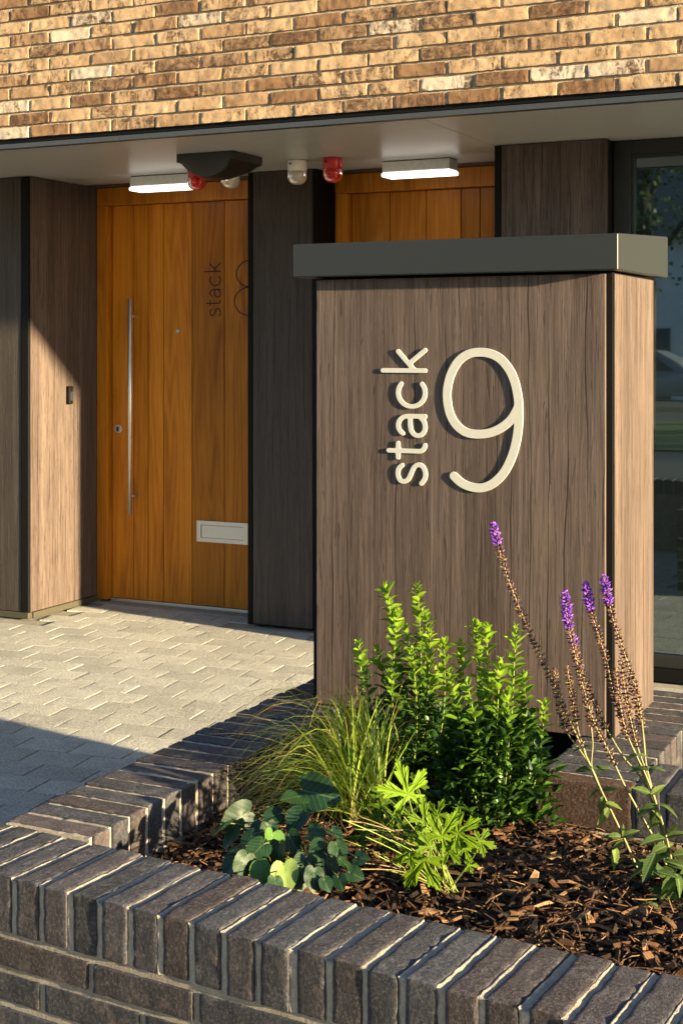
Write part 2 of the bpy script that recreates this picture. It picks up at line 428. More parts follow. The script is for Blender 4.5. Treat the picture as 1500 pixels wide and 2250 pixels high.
sheet('lawn', -60, 60, -17.0, -9.0, -0.10, M['lawn'])
sheet('driveway', -60, 60, -27.0, -17.0, -0.115, M['asphalt'])
kb = box('kerb', (-60, -1.6, -0.155), (60, -1.45, -0.005), M['bedding'], None, 0.01); kb['kind'] = 'structure'
sheet('pavement', -60, 60, -1.45, 2.2, -0.009, M['paver'])

# ---- block paving in front of the doors: courses of 160 mm, mixed lengths, laid a little askew to the building
PAVE = empty('paving', (0, 0, 0)); tag(PAVE, kind='structure')
obj('bedding_sand', mesh_from([(-11, 2.2, -0.0095), (7, 1.6, -0.0095), (7, 6.9, -0.0095), (-11, 6.9, -0.0095)], [(0, 1, 2, 3)]), M['bedding'], PAVE)
PA = R(6.3); pu = Vector((math.cos(PA), math.sin(PA), 0)); pv = Vector((-math.sin(PA), math.cos(PA), 0))
PL, PW = 0.2195, 0.1430
pav_mesh = []
for s in range(8):
    vs, fs = rough_box(PL - 0.0075, PW - 0.0002, 0.06, (9, 6, 2), 40 + s, 0.0015, 0.0005, 0.0014, 30)
    pav_mesh.append(mesh_from(vs, fs, 'paver', True, M['paver']))
def inside_wall(p):        # planters and building stand on these spots
    return p.x > -1.95 and p.y < 4.10 and p.x < 7
cands = []
p0 = onZ(160, 1684, 0.0)                     # a joint seen in the near corner
for row in range(-40, 46):
    for i in range(-60, 60):
        c = p0 + pu * ((i + 0.5 + (0.5 if row % 2 else 0.0)) * PL) + pv * ((row + 0.5) * PW)
        if c.x < -11 or c.x > 6.5 or c.y > 6.86 or c.y < 2.45 or inside_wall(c): continue
        if c.x < -4.72 and c.y > 6.06: continue
        if c.x > -3.80 and c.x < -3.20 and c.y > 6.44: continue
        if c.x > -2.28 and c.y > 6.04: continue
        cands.append((c, PL))
vis = []; rest = []
for c, L in cands:
    q = project(c)
    if q and -70 < q[0] < 760 and 1300 < q[1] < 1860 and c.x < -1.9:
        b = (q[1] - 760)
        vis.append((q[2], c, L))
    elif q and 1400 < q[0] < 1560 and 1480 < q[1] < 1620: vis.append((q[2] - 3, c, L))
    else: rest.append((c, L))
vis.sort(key=lambda a: a[0])
for d, c, L in vis[:300]:
    o = obj('paver', pav_mesh[rnd.randrange(8)], None, PAVE, (c.x, c.y, -0.032 + rnd.uniform(-0.0008, 0.0008)),
            Matrix.Rotation(PA + rnd.uniform(-0.006, 0.006) + (math.pi if rnd.random() < 0.5 else 0), 3, 'Z') @ Matrix.Rotation(rnd.uniform(-0.002, 0.002), 3, 'X') @ Matrix.Rotation(rnd.uniform(-0.006, 0.006), 3, 'Y'))
bm = bmesh.new()
for c, L in rest + [(c, L) for d, c, L in vis[300:]]:
    n0 = len(bm.verts); add_box(bm, (-L / 2 + 0.0024, -PW / 2 + 0.0002, -0.06), (L / 2 - 0.0024, PW / 2 - 0.0002, -0.002 + rnd.uniform(-0.001, 0.001)))
    bm.verts.ensure_lookup_table()
    for v in bm.verts[n0:]: v.co = Vector((c.x, c.y, 0)) + pu * v.co.x + pv * v.co.y + Vector((0, 0, v.co.z))
o = obj('pavers_beyond', bm_mesh(bm), M['paver'], PAVE); o['kind'] = 'stuff'

# ================================================================== building
BLD = empty('building', (-3.0, 6.1, 0))
tag(BLD, 'building with buff brick upper storey, dark wood cladding and two oak doors below', 'building')
FY = 5.224; SOF = 2.375; PITCH = 0.2265; COURSE = 0.0603; BZ0 = 2.416; JX0 = -4.105
BL, BH, BD = PITCH - 0.0125, 0.0500, 0.10
face = obj('facade', mesh_from([], [], 'facade'), M['mortar'], BLD)
bm = bmesh.new(); add_box(bm, (-9.0, FY + 0.009, BZ0 + 0.002), (5.0, FY + 0.30, 5.4)); bmm = bm_mesh(bm, 'facade_mortar')
face.data = bmm; bmm.materials.append(M['mortar'])
face.matrix_basis = local_world(BLD).inverted()
bv = []
for s in range(10):
    vs, fs = rough_box(BL, BD, BH, (22, 3, 7), 100 + s, 0.0020, 0.0014, 0.0034, 24)
    bv.append(mesh_from(vs, fs, 'buff_brick', True, M['brick']))
bm = bmesh.new(); cnt = 0
for r in range(0, 48):
    z = BZ0 + r * COURSE + BH / 2
    for i in range(-22, 42):
        x = JX0 + (i + 0.5 + (0.5 if r % 2 else 0.0)) * PITCH
        if x < -8.9 or x > 4.9: continue
        c = Vector((x, FY + BD / 2, z)); q = project(Vector((x, FY, z)))
        if q and -60 < q[0] < 1570 and q[1] > -30:
            cnt += 1
            rot = Matrix.Rotation(rnd.uniform(-0.008, 0.008), 3, 'Y') @ Matrix.Rotation(rnd.uniform(-0.010, 0.010), 3, 'Z') @ Matrix.Rotation(math.pi if rnd.random() < 0.5 else 0, 3, 'Z') @ Matrix.Rotation(math.pi if rnd.random() < 0.5 else 0, 3, 'Y')
            obj('brick', bv[rnd.randrange(10)], None, face, c + Vector((rnd.uniform(-0.003, 0.003), rnd.uniform(-0.0025, 0.002), rnd.uniform(-0.0014, 0.0014))), rot)
        else:
            add_box(bm, (x - BL / 2, FY + rnd.uniform(-0.002, 0.002), z - BH / 2), (x + BL / 2, FY + 0.05, z + BH / 2))
o = obj('bricks_beyond', bm_mesh(bm), M['brick'], face); o['kind'] = 'stuff'
print('facade bricks', cnt)
# black gap, grey drip trim, soffit boards
box('cavity_tray', (-9, FY + 0.012, SOF + 0.022), (5, FY + 0.30, BZ0), M['black'], BLD)
tj = onY(263, 300, FY).x
box('drip_trim', (-9, FY + 0.002, SOF - 0.004), (tj - 0.001, FY + 0.04, SOF + 0.0175), M['trim'], BLD, 0.0015)
box('drip_trim', (tj + 0.001, FY + 0.002, SOF - 0.004), (5, FY + 0.04, SOF + 0.0175), M['trim'], BLD, 0.0015)
xs = [-9.0, -7.5, -4.855, -2.195, 0.6, 5.0]; ys = [FY + 0.042, 6.31, 6.80]
sof = box('soffit', (-9, FY + 0.042, SOF + 0.012), (5, 7.2, SOF + 0.04), M['black'], BLD)
for i in range(len(xs) - 1):
    for j in range(2):
        box('soffit_panel', (xs[i] + 0.002, ys[j] + 0.002, SOF), (xs[i + 1] - 0.002, ys[j + 1] - 0.002, SOF + 0.010), M['soffit'], sof, 0.001)

# cladding (dark wood-effect boards, black edge trims)
XR = -4.817; YL = 6.130; YM = 6.50; YRp = 6.115; YD = 6.74
XM0, XM1 = -3.686, -3.297; XP0, XP1 = -2.185, -1.667
CL = [('cladding_panel', (-6.2, YL, 0.036), (-4.873, YL + 0.02, SOF - 0.004), 'clad_shaded'),
      ('cladding_panel', (-7.6, YL, 0.036), (-6.206, YL + 0.02, SOF - 0.004), 'clad_shaded'),
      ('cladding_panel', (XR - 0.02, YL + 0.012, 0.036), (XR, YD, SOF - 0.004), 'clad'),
      ('cladding_panel', (XM0 + 0.030, YM, 0.012), (XM1 - 0.012, YM + 0.02, SOF - 0.004), 'clad_shaded'),
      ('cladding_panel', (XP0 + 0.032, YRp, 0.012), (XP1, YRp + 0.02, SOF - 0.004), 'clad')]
for n_, lo, hi, m_ in CL: box(n_, lo, hi, M[m_], BLD, 0.0015)
box('edge_trim', (-4.868, YL - 0.004, 0.038), (-4.822, YL + 0.020, SOF - 0.006), M['black'], BLD, 0.002)
box('edge_trim', (XM0, YM - 0.003, 0.006), (XM0 + 0.026, YM + 0.03, SOF - 0.004), M['black'], BLD, 0.002)
box('edge_trim', (XM1 - 0.010, YM + 0.001, 0.006), (XM1, YM + 0.03, SOF - 0.004), M['black'], BLD, 0.002)
box('edge_trim', (XP0, YRp - 0.003, 0.006), (XP0 + 0.028, YRp + 0.03, SOF - 0.004), M['black'], BLD, 0.002)
box('base_trim', (-7.6, YL - 0.006, 0.0), (XR - 0.004, YL + 0.03, 0.033), M['basetrim'], BLD, 0.003)
box('base_trim', (XR - 0.03, YL + 0.031, 0.0), (XR + 0.006, YD, 0.033), M['basetrim'], BLD, 0.003)
# cores behind the boards
box('wall_core', (-9, YL + 0.021, 0), (XR - 0.021, 7.4, SOF + 0.01), M['black'], BLD)
box('wall_core', (XM0 + 0.004, YM + 0.031, 0), (XM1 - 0.004, 7.4, SOF + 0.01), M['black'], BLD)
box('wall_core', (XP0 + 0.004, YRp + 0.031, 0), (XP1 - 0.003, 7.4, SOF + 0.01), M['black'], BLD)

# ---- strokes -> raised or inlaid lettering
def stroke_mesh(strokes, width, depth, cell, name, bev=0.0):
    """strokes: lists of 2-D points; union of round-ended ribbons, front face towards -Y, x right, z up"""
    pts = [p for s in strokes for p in s]
    x0 = min(p[0] for p in pts) - width; x1 = max(p[0] for p in pts) + width
    y0 = min(p[1] for p in pts) - width; y1 = max(p[1] for p in pts) + width
    nx = int((x1 - x0) / cell) + 2; ny = int((y1 - y0) / cell) + 2
    gx, gy = np.meshgrid(x0 + cell * np.arange(nx), y0 + cell * np.arange(ny), indexing='ij')
    D = np.full((nx, ny), 1e9)
    for s in strokes:
        for a, b in zip(s[:-1], s[1:]):
            ax, ay = a[0], a[1]; dx, dy = b[0] - ax, b[1] - ay; l2 = dx * dx + dy * dy + 1e-15
            t = np.clip(((gx - ax) * dx + (gy - ay) * dy) / l2, 0, 1)
            D = np.minimum(D, np.hypot(gx - ax - t * dx, gy - ay - t * dy))
    D = D - width / 2
    seg = {}
    def cut(i, j, i2, j2):
        a, b = D[i, j], D[i2, j2]; t = a / (a - b)
        return (i, j, i2, j2), (gx[i, j] + t * (gx[i2, j2] - gx[i, j]), gy[i, j] + t * (gy[i2, j2] - gy[i, j]))
    P = {}
    for i in range(nx - 1):
        for j in range(ny - 1):
            c = [D[i, j] < 0, D[i + 1, j] < 0, D[i + 1, j + 1] < 0, D[i, j + 1] < 0]
            if all(c) or not any(c): continue
            E = [(i, j, i + 1, j), (i + 1, j, i + 1, j + 1), (i, j + 1, i + 1, j + 1), (i, j, i, j + 1)]
            cr = [e for e, (a, b) in zip(E, ((0, 1), (1, 2), (3, 2), (0, 3))) if c[a] != c[b]]
            for e in cr:
                if e not in P: P[e] = cut(*e)[1]
            prs = [(cr[0], cr[1])] if len(cr) == 2 else [(cr[0], cr[3]), (cr[1], cr[2])]
            for a, b in prs:
                seg.setdefault(a, []).append(b); seg.setdefault(b, []).append(a)
    cu = bpy.data.curves.new(name, 'CURVE'); cu.dimensions = '2D'; cu.fill_mode = 'BOTH'; cu.extrude = depth / 2 - bev; cu.bevel_depth = bev; cu.bevel_resolution = 1
    cu.offset = -bev
    left = set(seg)
    while left:
        st = left.pop(); loop = [st]; cur = st; prev = None
        while True:
            nxt = [q for q in seg[cur] if q in left]
            if not nxt: break
            cur = nxt[0]; left.discard(cur); loop.append(cur)
        if len(loop) < 6: continue
        L = [P[e] for e in loop]
        for it in range(2):
            L = [tuple(0.25 * L[q - 1][c] + 0.5 * L[q][c] + 0.25 * L[(q + 1) % len(L)][c] for c in (0, 1)) for q in range(len(L))]
        L = L[::2] if len(L) > 60 else L
        sp = cu.splines.new('POLY'); sp.points.add(len(L) - 1); sp.use_cyclic_u = True
        for q, p in enumerate(L): sp.points[q].co = (p[0], p[1], 0, 1)
    to = bpy.data.objects.new('tmp', cu); COL.objects.link(to)
    dg = bpy.context.evaluated_depsgraph_get(); me = bpy.data.meshes.new_from_object(to.evaluated_get(dg))
    bpy.data.objects.remove(to, do_unlink=True); bpy.data.curves.remove(cu)
    for v in me.vertices: v.co = Vector((v.co.x, -v.co.z, v.co.y))
    me.update(); me.name = name
    return me
def arc(cx, cy, rx, ry, a0, a1, n=22):
    return [(cx + rx * math.cos(R(a0 + (a1 - a0) * i / n)), cy + ry * math.sin(R(a0 + (a1 - a0) * i / n))) for i in range(n + 1)]
h_ = 0.068      # half a stroke, in x-heights
sS = [(v.x, v.y) for v in catmull([(0.60, 0.80, 0), (0.50, 0.91, 0), (0.33, 0.935, 0), (0.17, 0.87, 0), (0.13, 0.74, 0), (0.20, 0.61, 0), (0.36, 0.52, 0), (0.54, 0.43, 0), (0.63, 0.30, 0), (0.59, 0.15, 0), (0.42, 0.065, 0), (0.24, 0.08, 0), (0.09, 0.19, 0)], 6)]
GLYPH = {
    's': [sS],
    't': [[(0.22, 1.24), (0.22, 0.26)] + arc(0.42, 0.26, 0.20, 0.19, 180, 265, 10), [(0.02, 0.93), (0.44, 0.93)]],
    'a': [arc(0.36, 0.62, 0.27, 0.31, 150, 0, 16) + [(0.63, 0.07)], [(0.63, 0.55), (0.38, 0.545)] + arc(0.33, 0.30, 0.26, 0.235, 90, 270, 16) + [(0.48, 0.10), (0.63, 0.24)]],
    'c': [arc(0.47, 0.5, 0.40, 0.43, 50, 310, 30)],
    'k': [[(0.07, 1.43), (0.07, 0.07)], [(0.63, 0.93), (0.09, 0.42)], [(0.27, 0.58), (0.66, 0.07)]]}
WORD = [('s', 0.0), ('t', 0.80), ('a', 1.40), ('c', 2.24), ('k', 3.28)]

# ---- the two oak doors
def door(x0, x1, grooves, leaf0, leaf1, with_sign):
    d = empty('door', ((x0 + x1) / 2, YD, 0.0)); d.parent = BLD; d.matrix_basis = local_world(BLD).inverted() @ Matrix.Translation(((x0 + x1) / 2, YD, 0.0))
    top = onY(247, 452, YD + 0.04).z; ftop = top + 0.098; yl = YD + 0.045; b0 = onY(251, 1312, yl).z
    box('jamb', (x0, YD, 0.012), (leaf0 - 0.004, YD + 0.10, ftop - 0.101), M['oak'], d, 0.004)
    box('jamb', (leaf1 + 0.004, YD, 0.012), (x1, YD + 0.10, ftop - 0.101), M['oak'], d, 0.004)
    box('head_frame', (x0, YD - 0.001, ftop - 0.10), (x1, YD + 0.10, ftop), M['oak'], d, 0.004)
    box('head_cover', (x0 - 0.004, YD - 0.10, ftop + 0.002), (x1 + 0.004, YD + 0.12, SOF - 0.003), M['trim'], d, 0.002)
    box('door_core', (leaf0, yl + 0.012, b0), (leaf1, yl + 0.05, top - 0.004), M['engrave'], d)
    g = [leaf0] + list(grooves) + [leaf1]
    for a, b in zip(g[:-1], g[1:]):
        box('plank', (a + 0.0022, yl, b0), (b - 0.0022, yl + 0.011, top - 0.004), M['oak'], d, 0.002)
    box('weather_bar', (leaf0, yl - 0.012, b0 - 0.020), (leaf1, yl + 0.03, b0 - 0.003), M['alu'], d, 0.002)
    box('threshold', (x0 + 0.002, YD - 0.06, 0.0), (x1 - 0.002, yl + 0.05, b0 - 0.022), M['bedding'], d, 0.003)
    return d, yl
def gx_(px, Y): return onY(px, 900, Y).x
yl = YD + 0.045
d1, yl = door(XR + 0.001, XM0 + 0.003, [gx_(p, yl) for p in (294, 325.7, 359.3, 422.3, 493)], gx_(247, yl), -3.795, True)
ym = (XM1 + XP0) / 2
d2, _ = door(XM1 + 0.001, XP0 + 0.003, [gx_(p, yl) for p in (856, 936, 1012, 1054)], gx_(772, yl), -2.285, False)
# bar handle with two stand-offs, lock, viewer, letter plate, scorched lettering
hb = onY(286, 655, yl - 0.07); he = onY(286, 1130, yl - 0.07)
vs, fs = tube_data([hb, he], 0.0135, 16); obj('bar_handle', mesh_from(vs, fs, 'bar_handle', True), M['steel'], d1)
for py in (695, 1088):
    z = onY(303, py, yl).z
    vs, fs = tube_data([(hb.x, yl - 0.070, z), (hb.x, yl - 0.001, z)], 0.0085, 12); obj('handle_standoff', mesh_from(vs, fs, 'st', True), M['steel'], d1)
p = onY(261, 942, yl); pr = [(0.026, 0), (0.026, 0.006), (0.022, 0.009), (0.0, 0.009)]
vs, fs = lathe(pr, 24); obj('lock_escutcheon', mesh_from(vs, fs, 'lock'), M['alu'], d1, (p.x, yl - 0.0005, p.z), Matrix.Rotation(R(90), 3, 'X'))
box('keyway', (p.x - 0.006, yl - 0.013, p.z - 0.014), (p.x + 0.006, yl - 0.0098, p.z + 0.012), M['black'], d1, 0.001)
p = onY(391, 727, yl); vs, fs = lathe([(0.011, 0), (0.011, 0.004), (0.006, 0.006), (0.006, 0.004), (0, 0.004)], 18)
obj('door_viewer', mesh_from(vs, fs, 'viewer'), M['alu'], d1, (p.x, yl - 0.0005, p.z), Matrix.Rotation(R(90), 3, 'X'))
a = onY(434, 1143, yl); b = onY(434, 1189, yl)
bm = bmesh.new(); lx0, lx1, lz0, lz1 = a.x, -3.845, b.z, a.z; q_ = 0.022
for lo, hi in (((lx0, yl - 0.008, lz0), (lx1, yl - 0.0005, lz0 + q_)), ((lx0, yl - 0.008, lz1 - q_), (lx1, yl - 0.0005, lz1)),
               ((lx0, yl - 0.008, lz0 + q_), (lx0 + q_ * 1.2, yl - 0.0005, lz1 - q_)), ((lx1 - q_ * 1.2, yl - 0.008, lz0 + q_), (lx1, yl - 0.0005, lz1 - q_))):
    add_box(bm, lo, hi)
obj('letter_plate', bm_mesh(bm), M['alu'], d1)
box('letter_flap', (lx0 + q_ * 1.2 + 0.002, yl - 0.004, lz0 + q_ + 0.001), (lx1 - q_ * 1.2 - 0.002, yl - 0.0006, lz1 - q_ - 0.003), M['alu'], d1, 0.0012)
s0 = onY(486, 697, yl); xh = (onY(486, 697, yl).z - onY(486, 577, yl).z) / -3.98
for ch, u in WORD:
    st = [[(-p[1], p[0]) for p in s] for s in GLYPH[ch]]
    me = stroke_mesh([[(q[0] * xh, (q[1] + u) * xh) for q in s] for s in st], xh * 0.085, 0.0016, xh * 0.028, 'letter')
    obj('letter', me, M['engrave'], d1, (s0.x, yl - 0.0004, s0.z))
c8 = onY(548, 631, yl); rb = (693 - 631) / 2 * 7.78 / FPX; rt = (631 - 570) / 2 * 7.78 / FPX
me = stroke_mesh([arc(0, -rb, rb * 1.22, rb, 0, 360, 50), arc(0, rt * 0.98, rt * 1.06, rt * 0.95, 0, 360, 50)], xh * 0.085, 0.0016, xh * 0.03, 'numeral')
obj('numeral', me, M['engrave'], d1, (c8.x, yl - 0.0004, c8.z))

# ---- shopfront window at the right
YW = 6.215
W_ = empty('window', (-0.2, YW, 0)); W_.parent = BLD; W_.matrix_basis = local_world(BLD).inverted() @ Matrix.Translation((-0.2, YW, 0))
wx0 = XP1 + 0.002; gx0 = onY(1385, 600, YW).x; gz1 = onY(1386, 340, YW).z; gz0 = onY(1450, 1440, YW).z
box('frame', (wx0, YW, 0.0), (gx0, YW + 0.09, SOF - 0.003), M['frame'], W_, 0.003)
box('frame', (gx0 + 0.0005, YW + 0.001, gz1), (1.8, YW + 0.09, SOF - 0.003), M['frame'], W_, 0.003)
box('frame', (gx0 + 0.0005, YW + 0.001, 0.055), (1.8, YW + 0.09, gz0), M['frame'], W_, 0.003)
box('sill', (gx0 + 0.0005, YW - 0.03, 0.0), (1.8, YW + 0.09, 0.053), M['black'], W_, 0.003)
box('frame', (1.8005, YW, 0.0), (1.9, YW + 0.09, SOF - 0.003), M['frame'], W_, 0.003)
box('pane', (gx0 + 0.001, YW + 0.030, gz0 + 0.001), (1.799, YW + 0.040, gz1 - 0.001), M['pane'], W_)
bm = bmesh.new()
for lo, hi in (((gx0 + 0.001, YW + 0.010, gz0 + 0.001), (gx0 + 0.012, YW + 0.029, gz1 - 0.001)), ((gx0 + 0.0125, YW + 0.010, gz1 - 0.012), (1.799, YW + 0.029, gz1 - 0.001))): add_box(bm, lo, hi)
obj('glazing_bead', bm_mesh(bm), M['frame'], W_)
box('wall_core', (1.901, YW - 0.05, 0), (5, 7.4, SOF + 0.01), M['clad_shaded'], BLD)
box('wall_core', (XP1 - 0.002, YW + 0.10, 0), (1.90, 7.4, SOF + 0.01), M['black'], BLD)
box('upper_storeys', (-9, FY + 0.31, SOF + 0.06), (5, 9.0, 5.39), M['mortar'], BLD)
box('wall_core', (-4.816, 6.93, 0), (-3.684, 7.4, SOF + 0.01), M['black'], BLD)
box('wall_core', (-3.30, 6.93, 0), (-2.183, 7.4, SOF + 0.01), M['black'], BLD)

# ================================================================== fittings on the soffit and the reveal
def bulkhead(px0, px1, py, label):
    y = 6.44; a = onZ((px0 + px1) / 2, py, SOF); y = a.y; x0 = onY(px0, py, y - 0.05).x; x1 = onY(px1, py, y - 0.05).x
    e = empty('bulkhead_light', ((x0 + x1) / 2, y, SOF - 0.001)); tag(e, label, 'light', 'lit bulkhead lights under the soffit')
    box('housing', (x0 + 0.004, y - 0.055, SOF - 0.058), (x1 - 0.004, y + 0.055, SOF - 0.0035), M['white_pl'], e, 0.006)
    box('diffuser', (x0, y - 0.060, SOF - 0.079), (x1, y + 0.060, SOF - 0.0585), M['lamp'], e, 0.010)
    box('gasket', (x0 + 0.008, y - 0.050, SOF - 0.0033), (x1 - 0.008, y + 0.050, SOF - 0.0012), M['black'], e)
bulkhead(285, 424, 386, 'lit white bulkhead light above the door with the letter plate')
bulkhead(838, 990, 353, 'lit white bulkhead light above the door half hidden behind the sign pillar')
def beacon(px, lens, base, label):
    y = 6.19; x = onY(px, 370, y).x; r = 0.048
    e = empty('beacon', (x, y, SOF - 0.001)); tag(e, label, 'beacon', 'alarm beacons on the soffit')
    vs, fs = lathe([(r * 0.98, -0.0012), (r, -0.006), (r, -0.052), (r * 0.93, -0.055)], 24)
    obj('base', mesh_from(vs, fs, 'b', True), M[base], e, (x, y, SOF))
    vs, fs = lathe([(r * 0.98, -0.0555), (r * 1.0, -0.062), (r * 0.99, -0.085), (r * 0.90, -0.100), (r * 0.70, -0.112), (r * 0.4, -0.119), (r * 0.05, -0.121)], 24)
    obj('lens', mesh_from(vs, fs, 'b', True), M[lens], e, (x, y, SOF))
    vs, fs = lathe([(0.016, -0.057), (0.014, -0.095), (0.008, -0.100)], 10)
    obj('bulb', mesh_from(vs, fs, 'b', True), M['alu'], e, (x, y, SOF))
    box('screw', (x - 0.018, y - r - 0.001, SOF - 0.026), (x - 0.010, y - r + 0.010, SOF - 0.018), M['black'], e)
beacon(433, 'red_lens', 'red_pl', 'red beacon between the black soffit unit and a lit bulkhead light')
beacon(507, 'clear_lens', 'white_pl', 'clear domed beacon half hidden under the black soffit unit')
beacon(653, 'clear_lens', 'white_pl', 'white beacon with clear dome standing free beside the dark panel')
beacon(731, 'red_lens', 'red_pl', 'red beacon nearest the second door, right of the clear one')
# black wedge-shaped unit with a bellied underside
ux0 = onZ(388, 334, SOF); ux1 = onZ(512, 330, SOF); y0 = 5.74; y1 = 6.02
x0 = onY(388, 335, y0).x; x1 = onY(512, 332, y0).x
e = empty('soffit_unit', ((x0 + x1) / 2, (y0 + y1) / 2, SOF - 0.001)); tag(e, 'black bellied floodlight unit hanging from the soffit', 'floodlight')
nu, nv = 18, 10; vs = []; fs = []
for j in range(nv + 1):
    for i in range(nu + 1):
        u = i / nu; v = j / nv
        ins = 0.030
        X = x0 + ins * 0.8 + (x1 - x0 - 1.6 * ins) * u; Y = y0 + ins * 0.6 + (y1 - y0 - 1.2 * ins) * v
        bel = max(0.0, 1 - (2 * u - 1) ** 2) * (0.45 + 0.55 * math.sin(math.pi * min(1, v * 0.75 + 0.25)))
        vs.append((X, Y, SOF - 0.050 - 0.072 * bel ** 0.8))
for j in range(nv):
    for i in range(nu): a = j * (nu + 1) + i; fs.append((a, a + nu + 1, a + nu + 2, a + 1))
rim = [j for j in range(nu + 1)] + [j * (nu + 1) + nu for j in range(1, nv + 1)] + [nv * (nu + 1) + i for i in range(nu - 1, -1, -1)] + [j * (nu + 1) for j in range(nv - 1, 0, -1)]
r1 = []; r2 = []
for a in rim:
    X, Y, Z = vs[a]; u = (X - (x0 + x1) / 2) / ((x1 - x0) / 2 - 0.024); v = (Y - (y0 + y1) / 2) / ((y1 - y0) / 2 - 0.018)
    r1.append(len(vs)); vs.append(((x0 + x1) / 2 + u * (x1 - x0) / 2, (y0 + y1) / 2 + v * (y1 - y0) / 2, SOF - 0.040))
for a in r1: r2.append(len(vs)); vs.append((vs[a][0], vs[a][1], SOF - 0.0015))
for q in range(len(rim)):
    n_ = (q + 1) % len(rim)
    fs.append((rim[q], rim[n_], r1[n_], r1[q])); fs.append((r1[q], r1[n_], r2[n_], r2[q]))
fs.append(tuple(r2))
bm = bmesh.new(); bm.from_mesh(mesh_from(vs, fs)); me = bm_mesh(bm, 'housing', True); me.set_sharp_from_angle(angle=R(32))
obj('housing', me, M['unit'], e)
box('mounting_plate', (x0 + 0.02, y0 + 0.02, SOF - 0.0014), (x1 - 0.02, y1 - 0.02, SOF - 0.0004), M['trim'], e)
# door bell on the lit reveal
a = onX(150, 848, XR); b = onX(150, 888, XR)
e = empty('door_bell', (XR + 0.001, a.y, b.z)); tag(e, 'slim dark door bell on the sunlit cladding beside the door', 'door bell')
box('case', (XR + 0.0008, a.y - 0.020, b.z), (XR + 0.022, a.y + 0.020, a.z), M['black'], e, 0.006)
box('button', (XR + 0.0225, a.y - 0.012, b.z + 0.02), (XR + 0.0255, a.y + 0.012, a.z - 0.03), M['houseglass'], e, 0.001)

# ================================================================== low walls of the planting bed
COPE = 0.504; SOIL = 0.392
P66 = 0.066
def brick_set(n, L, W, H, cells, seed, **kw):
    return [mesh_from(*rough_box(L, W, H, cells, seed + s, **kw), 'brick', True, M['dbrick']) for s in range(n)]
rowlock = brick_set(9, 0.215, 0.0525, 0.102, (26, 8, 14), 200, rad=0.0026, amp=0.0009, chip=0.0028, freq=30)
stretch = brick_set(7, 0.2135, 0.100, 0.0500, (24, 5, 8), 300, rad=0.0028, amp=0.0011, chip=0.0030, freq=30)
def mortar_block(lo, hi, frame, parent, name='mortar', step=0.012, mat='wmortar'):
    """mortar body with an uneven top, in the wall's own frame (matrix)"""
    lo = Vector(lo); hi = Vector(hi); d = hi - lo
    nx, ny = max(2, int(d.x / step)), max(2, int(d.y / step))
    vs = []; fs = []
    for i in range(nx + 1):
        for j in range(ny + 1):
            p = Vector((lo.x + d.x * i / nx, lo.y + d.y * j / ny, hi.z)); p.z += 0.0022 * noise.fractal(p * 60, 1, 2, 3); vs.append(p)
    for i in range(nx):
        for j in range(ny):
            a = i * (ny + 1) + j; fs.append((a, a + ny + 1, a + ny + 2, a + 1))
    rim = [i * (ny + 1) for i in range(nx + 1)] + [nx * (ny + 1) + j for j in range(1, ny + 1)] + [i * (ny + 1) + ny for i in range(nx - 1, -1, -1)] + [j for j in range(ny - 1, 0, -1)]
    low = []
    for a in rim: low.append(len(vs)); vs.append(Vector((vs[a].x, vs[a].y, lo.z)))
    for q in range(len(rim)): n_ = (q + 1) % len(rim); fs.append((rim[n_], rim[q], low[q], low[n_]))
    fs.append(tuple(low[::-1]))
    me = mesh_from(vs, fs, name, False, M[mat])
    return obj(name, me, None, parent, frame.to_translation(), frame.to_3x3())
def jig(a): return rnd.uniform(-a, a)
def lay(name, meshes, parent, frame, c, local_rot, wob=0.008):
    rot = frame.to_3x3() @ local_rot @ Matrix.Rotation(jig(wob), 3, 'X') @ Matrix.Rotation(jig(wob), 3, 'Y') @ Matrix.Rotation(jig(wob), 3, 'Z')
    if rnd.random() < 0.5: rot = rot @ Matrix.Rotation(math.pi, 3, 'Z')
    if rnd.random() < 0.5: rot = rot @ Matrix.Rotation(math.pi, 3, 'X')
    return obj(name, meshes[rnd.randrange(len(meshes))], None, parent, frame @ Vector(c), rot)
RZ90 = Matrix.Rotation(R(90), 3, 'Z'); I3 = Matrix.Identity(3)

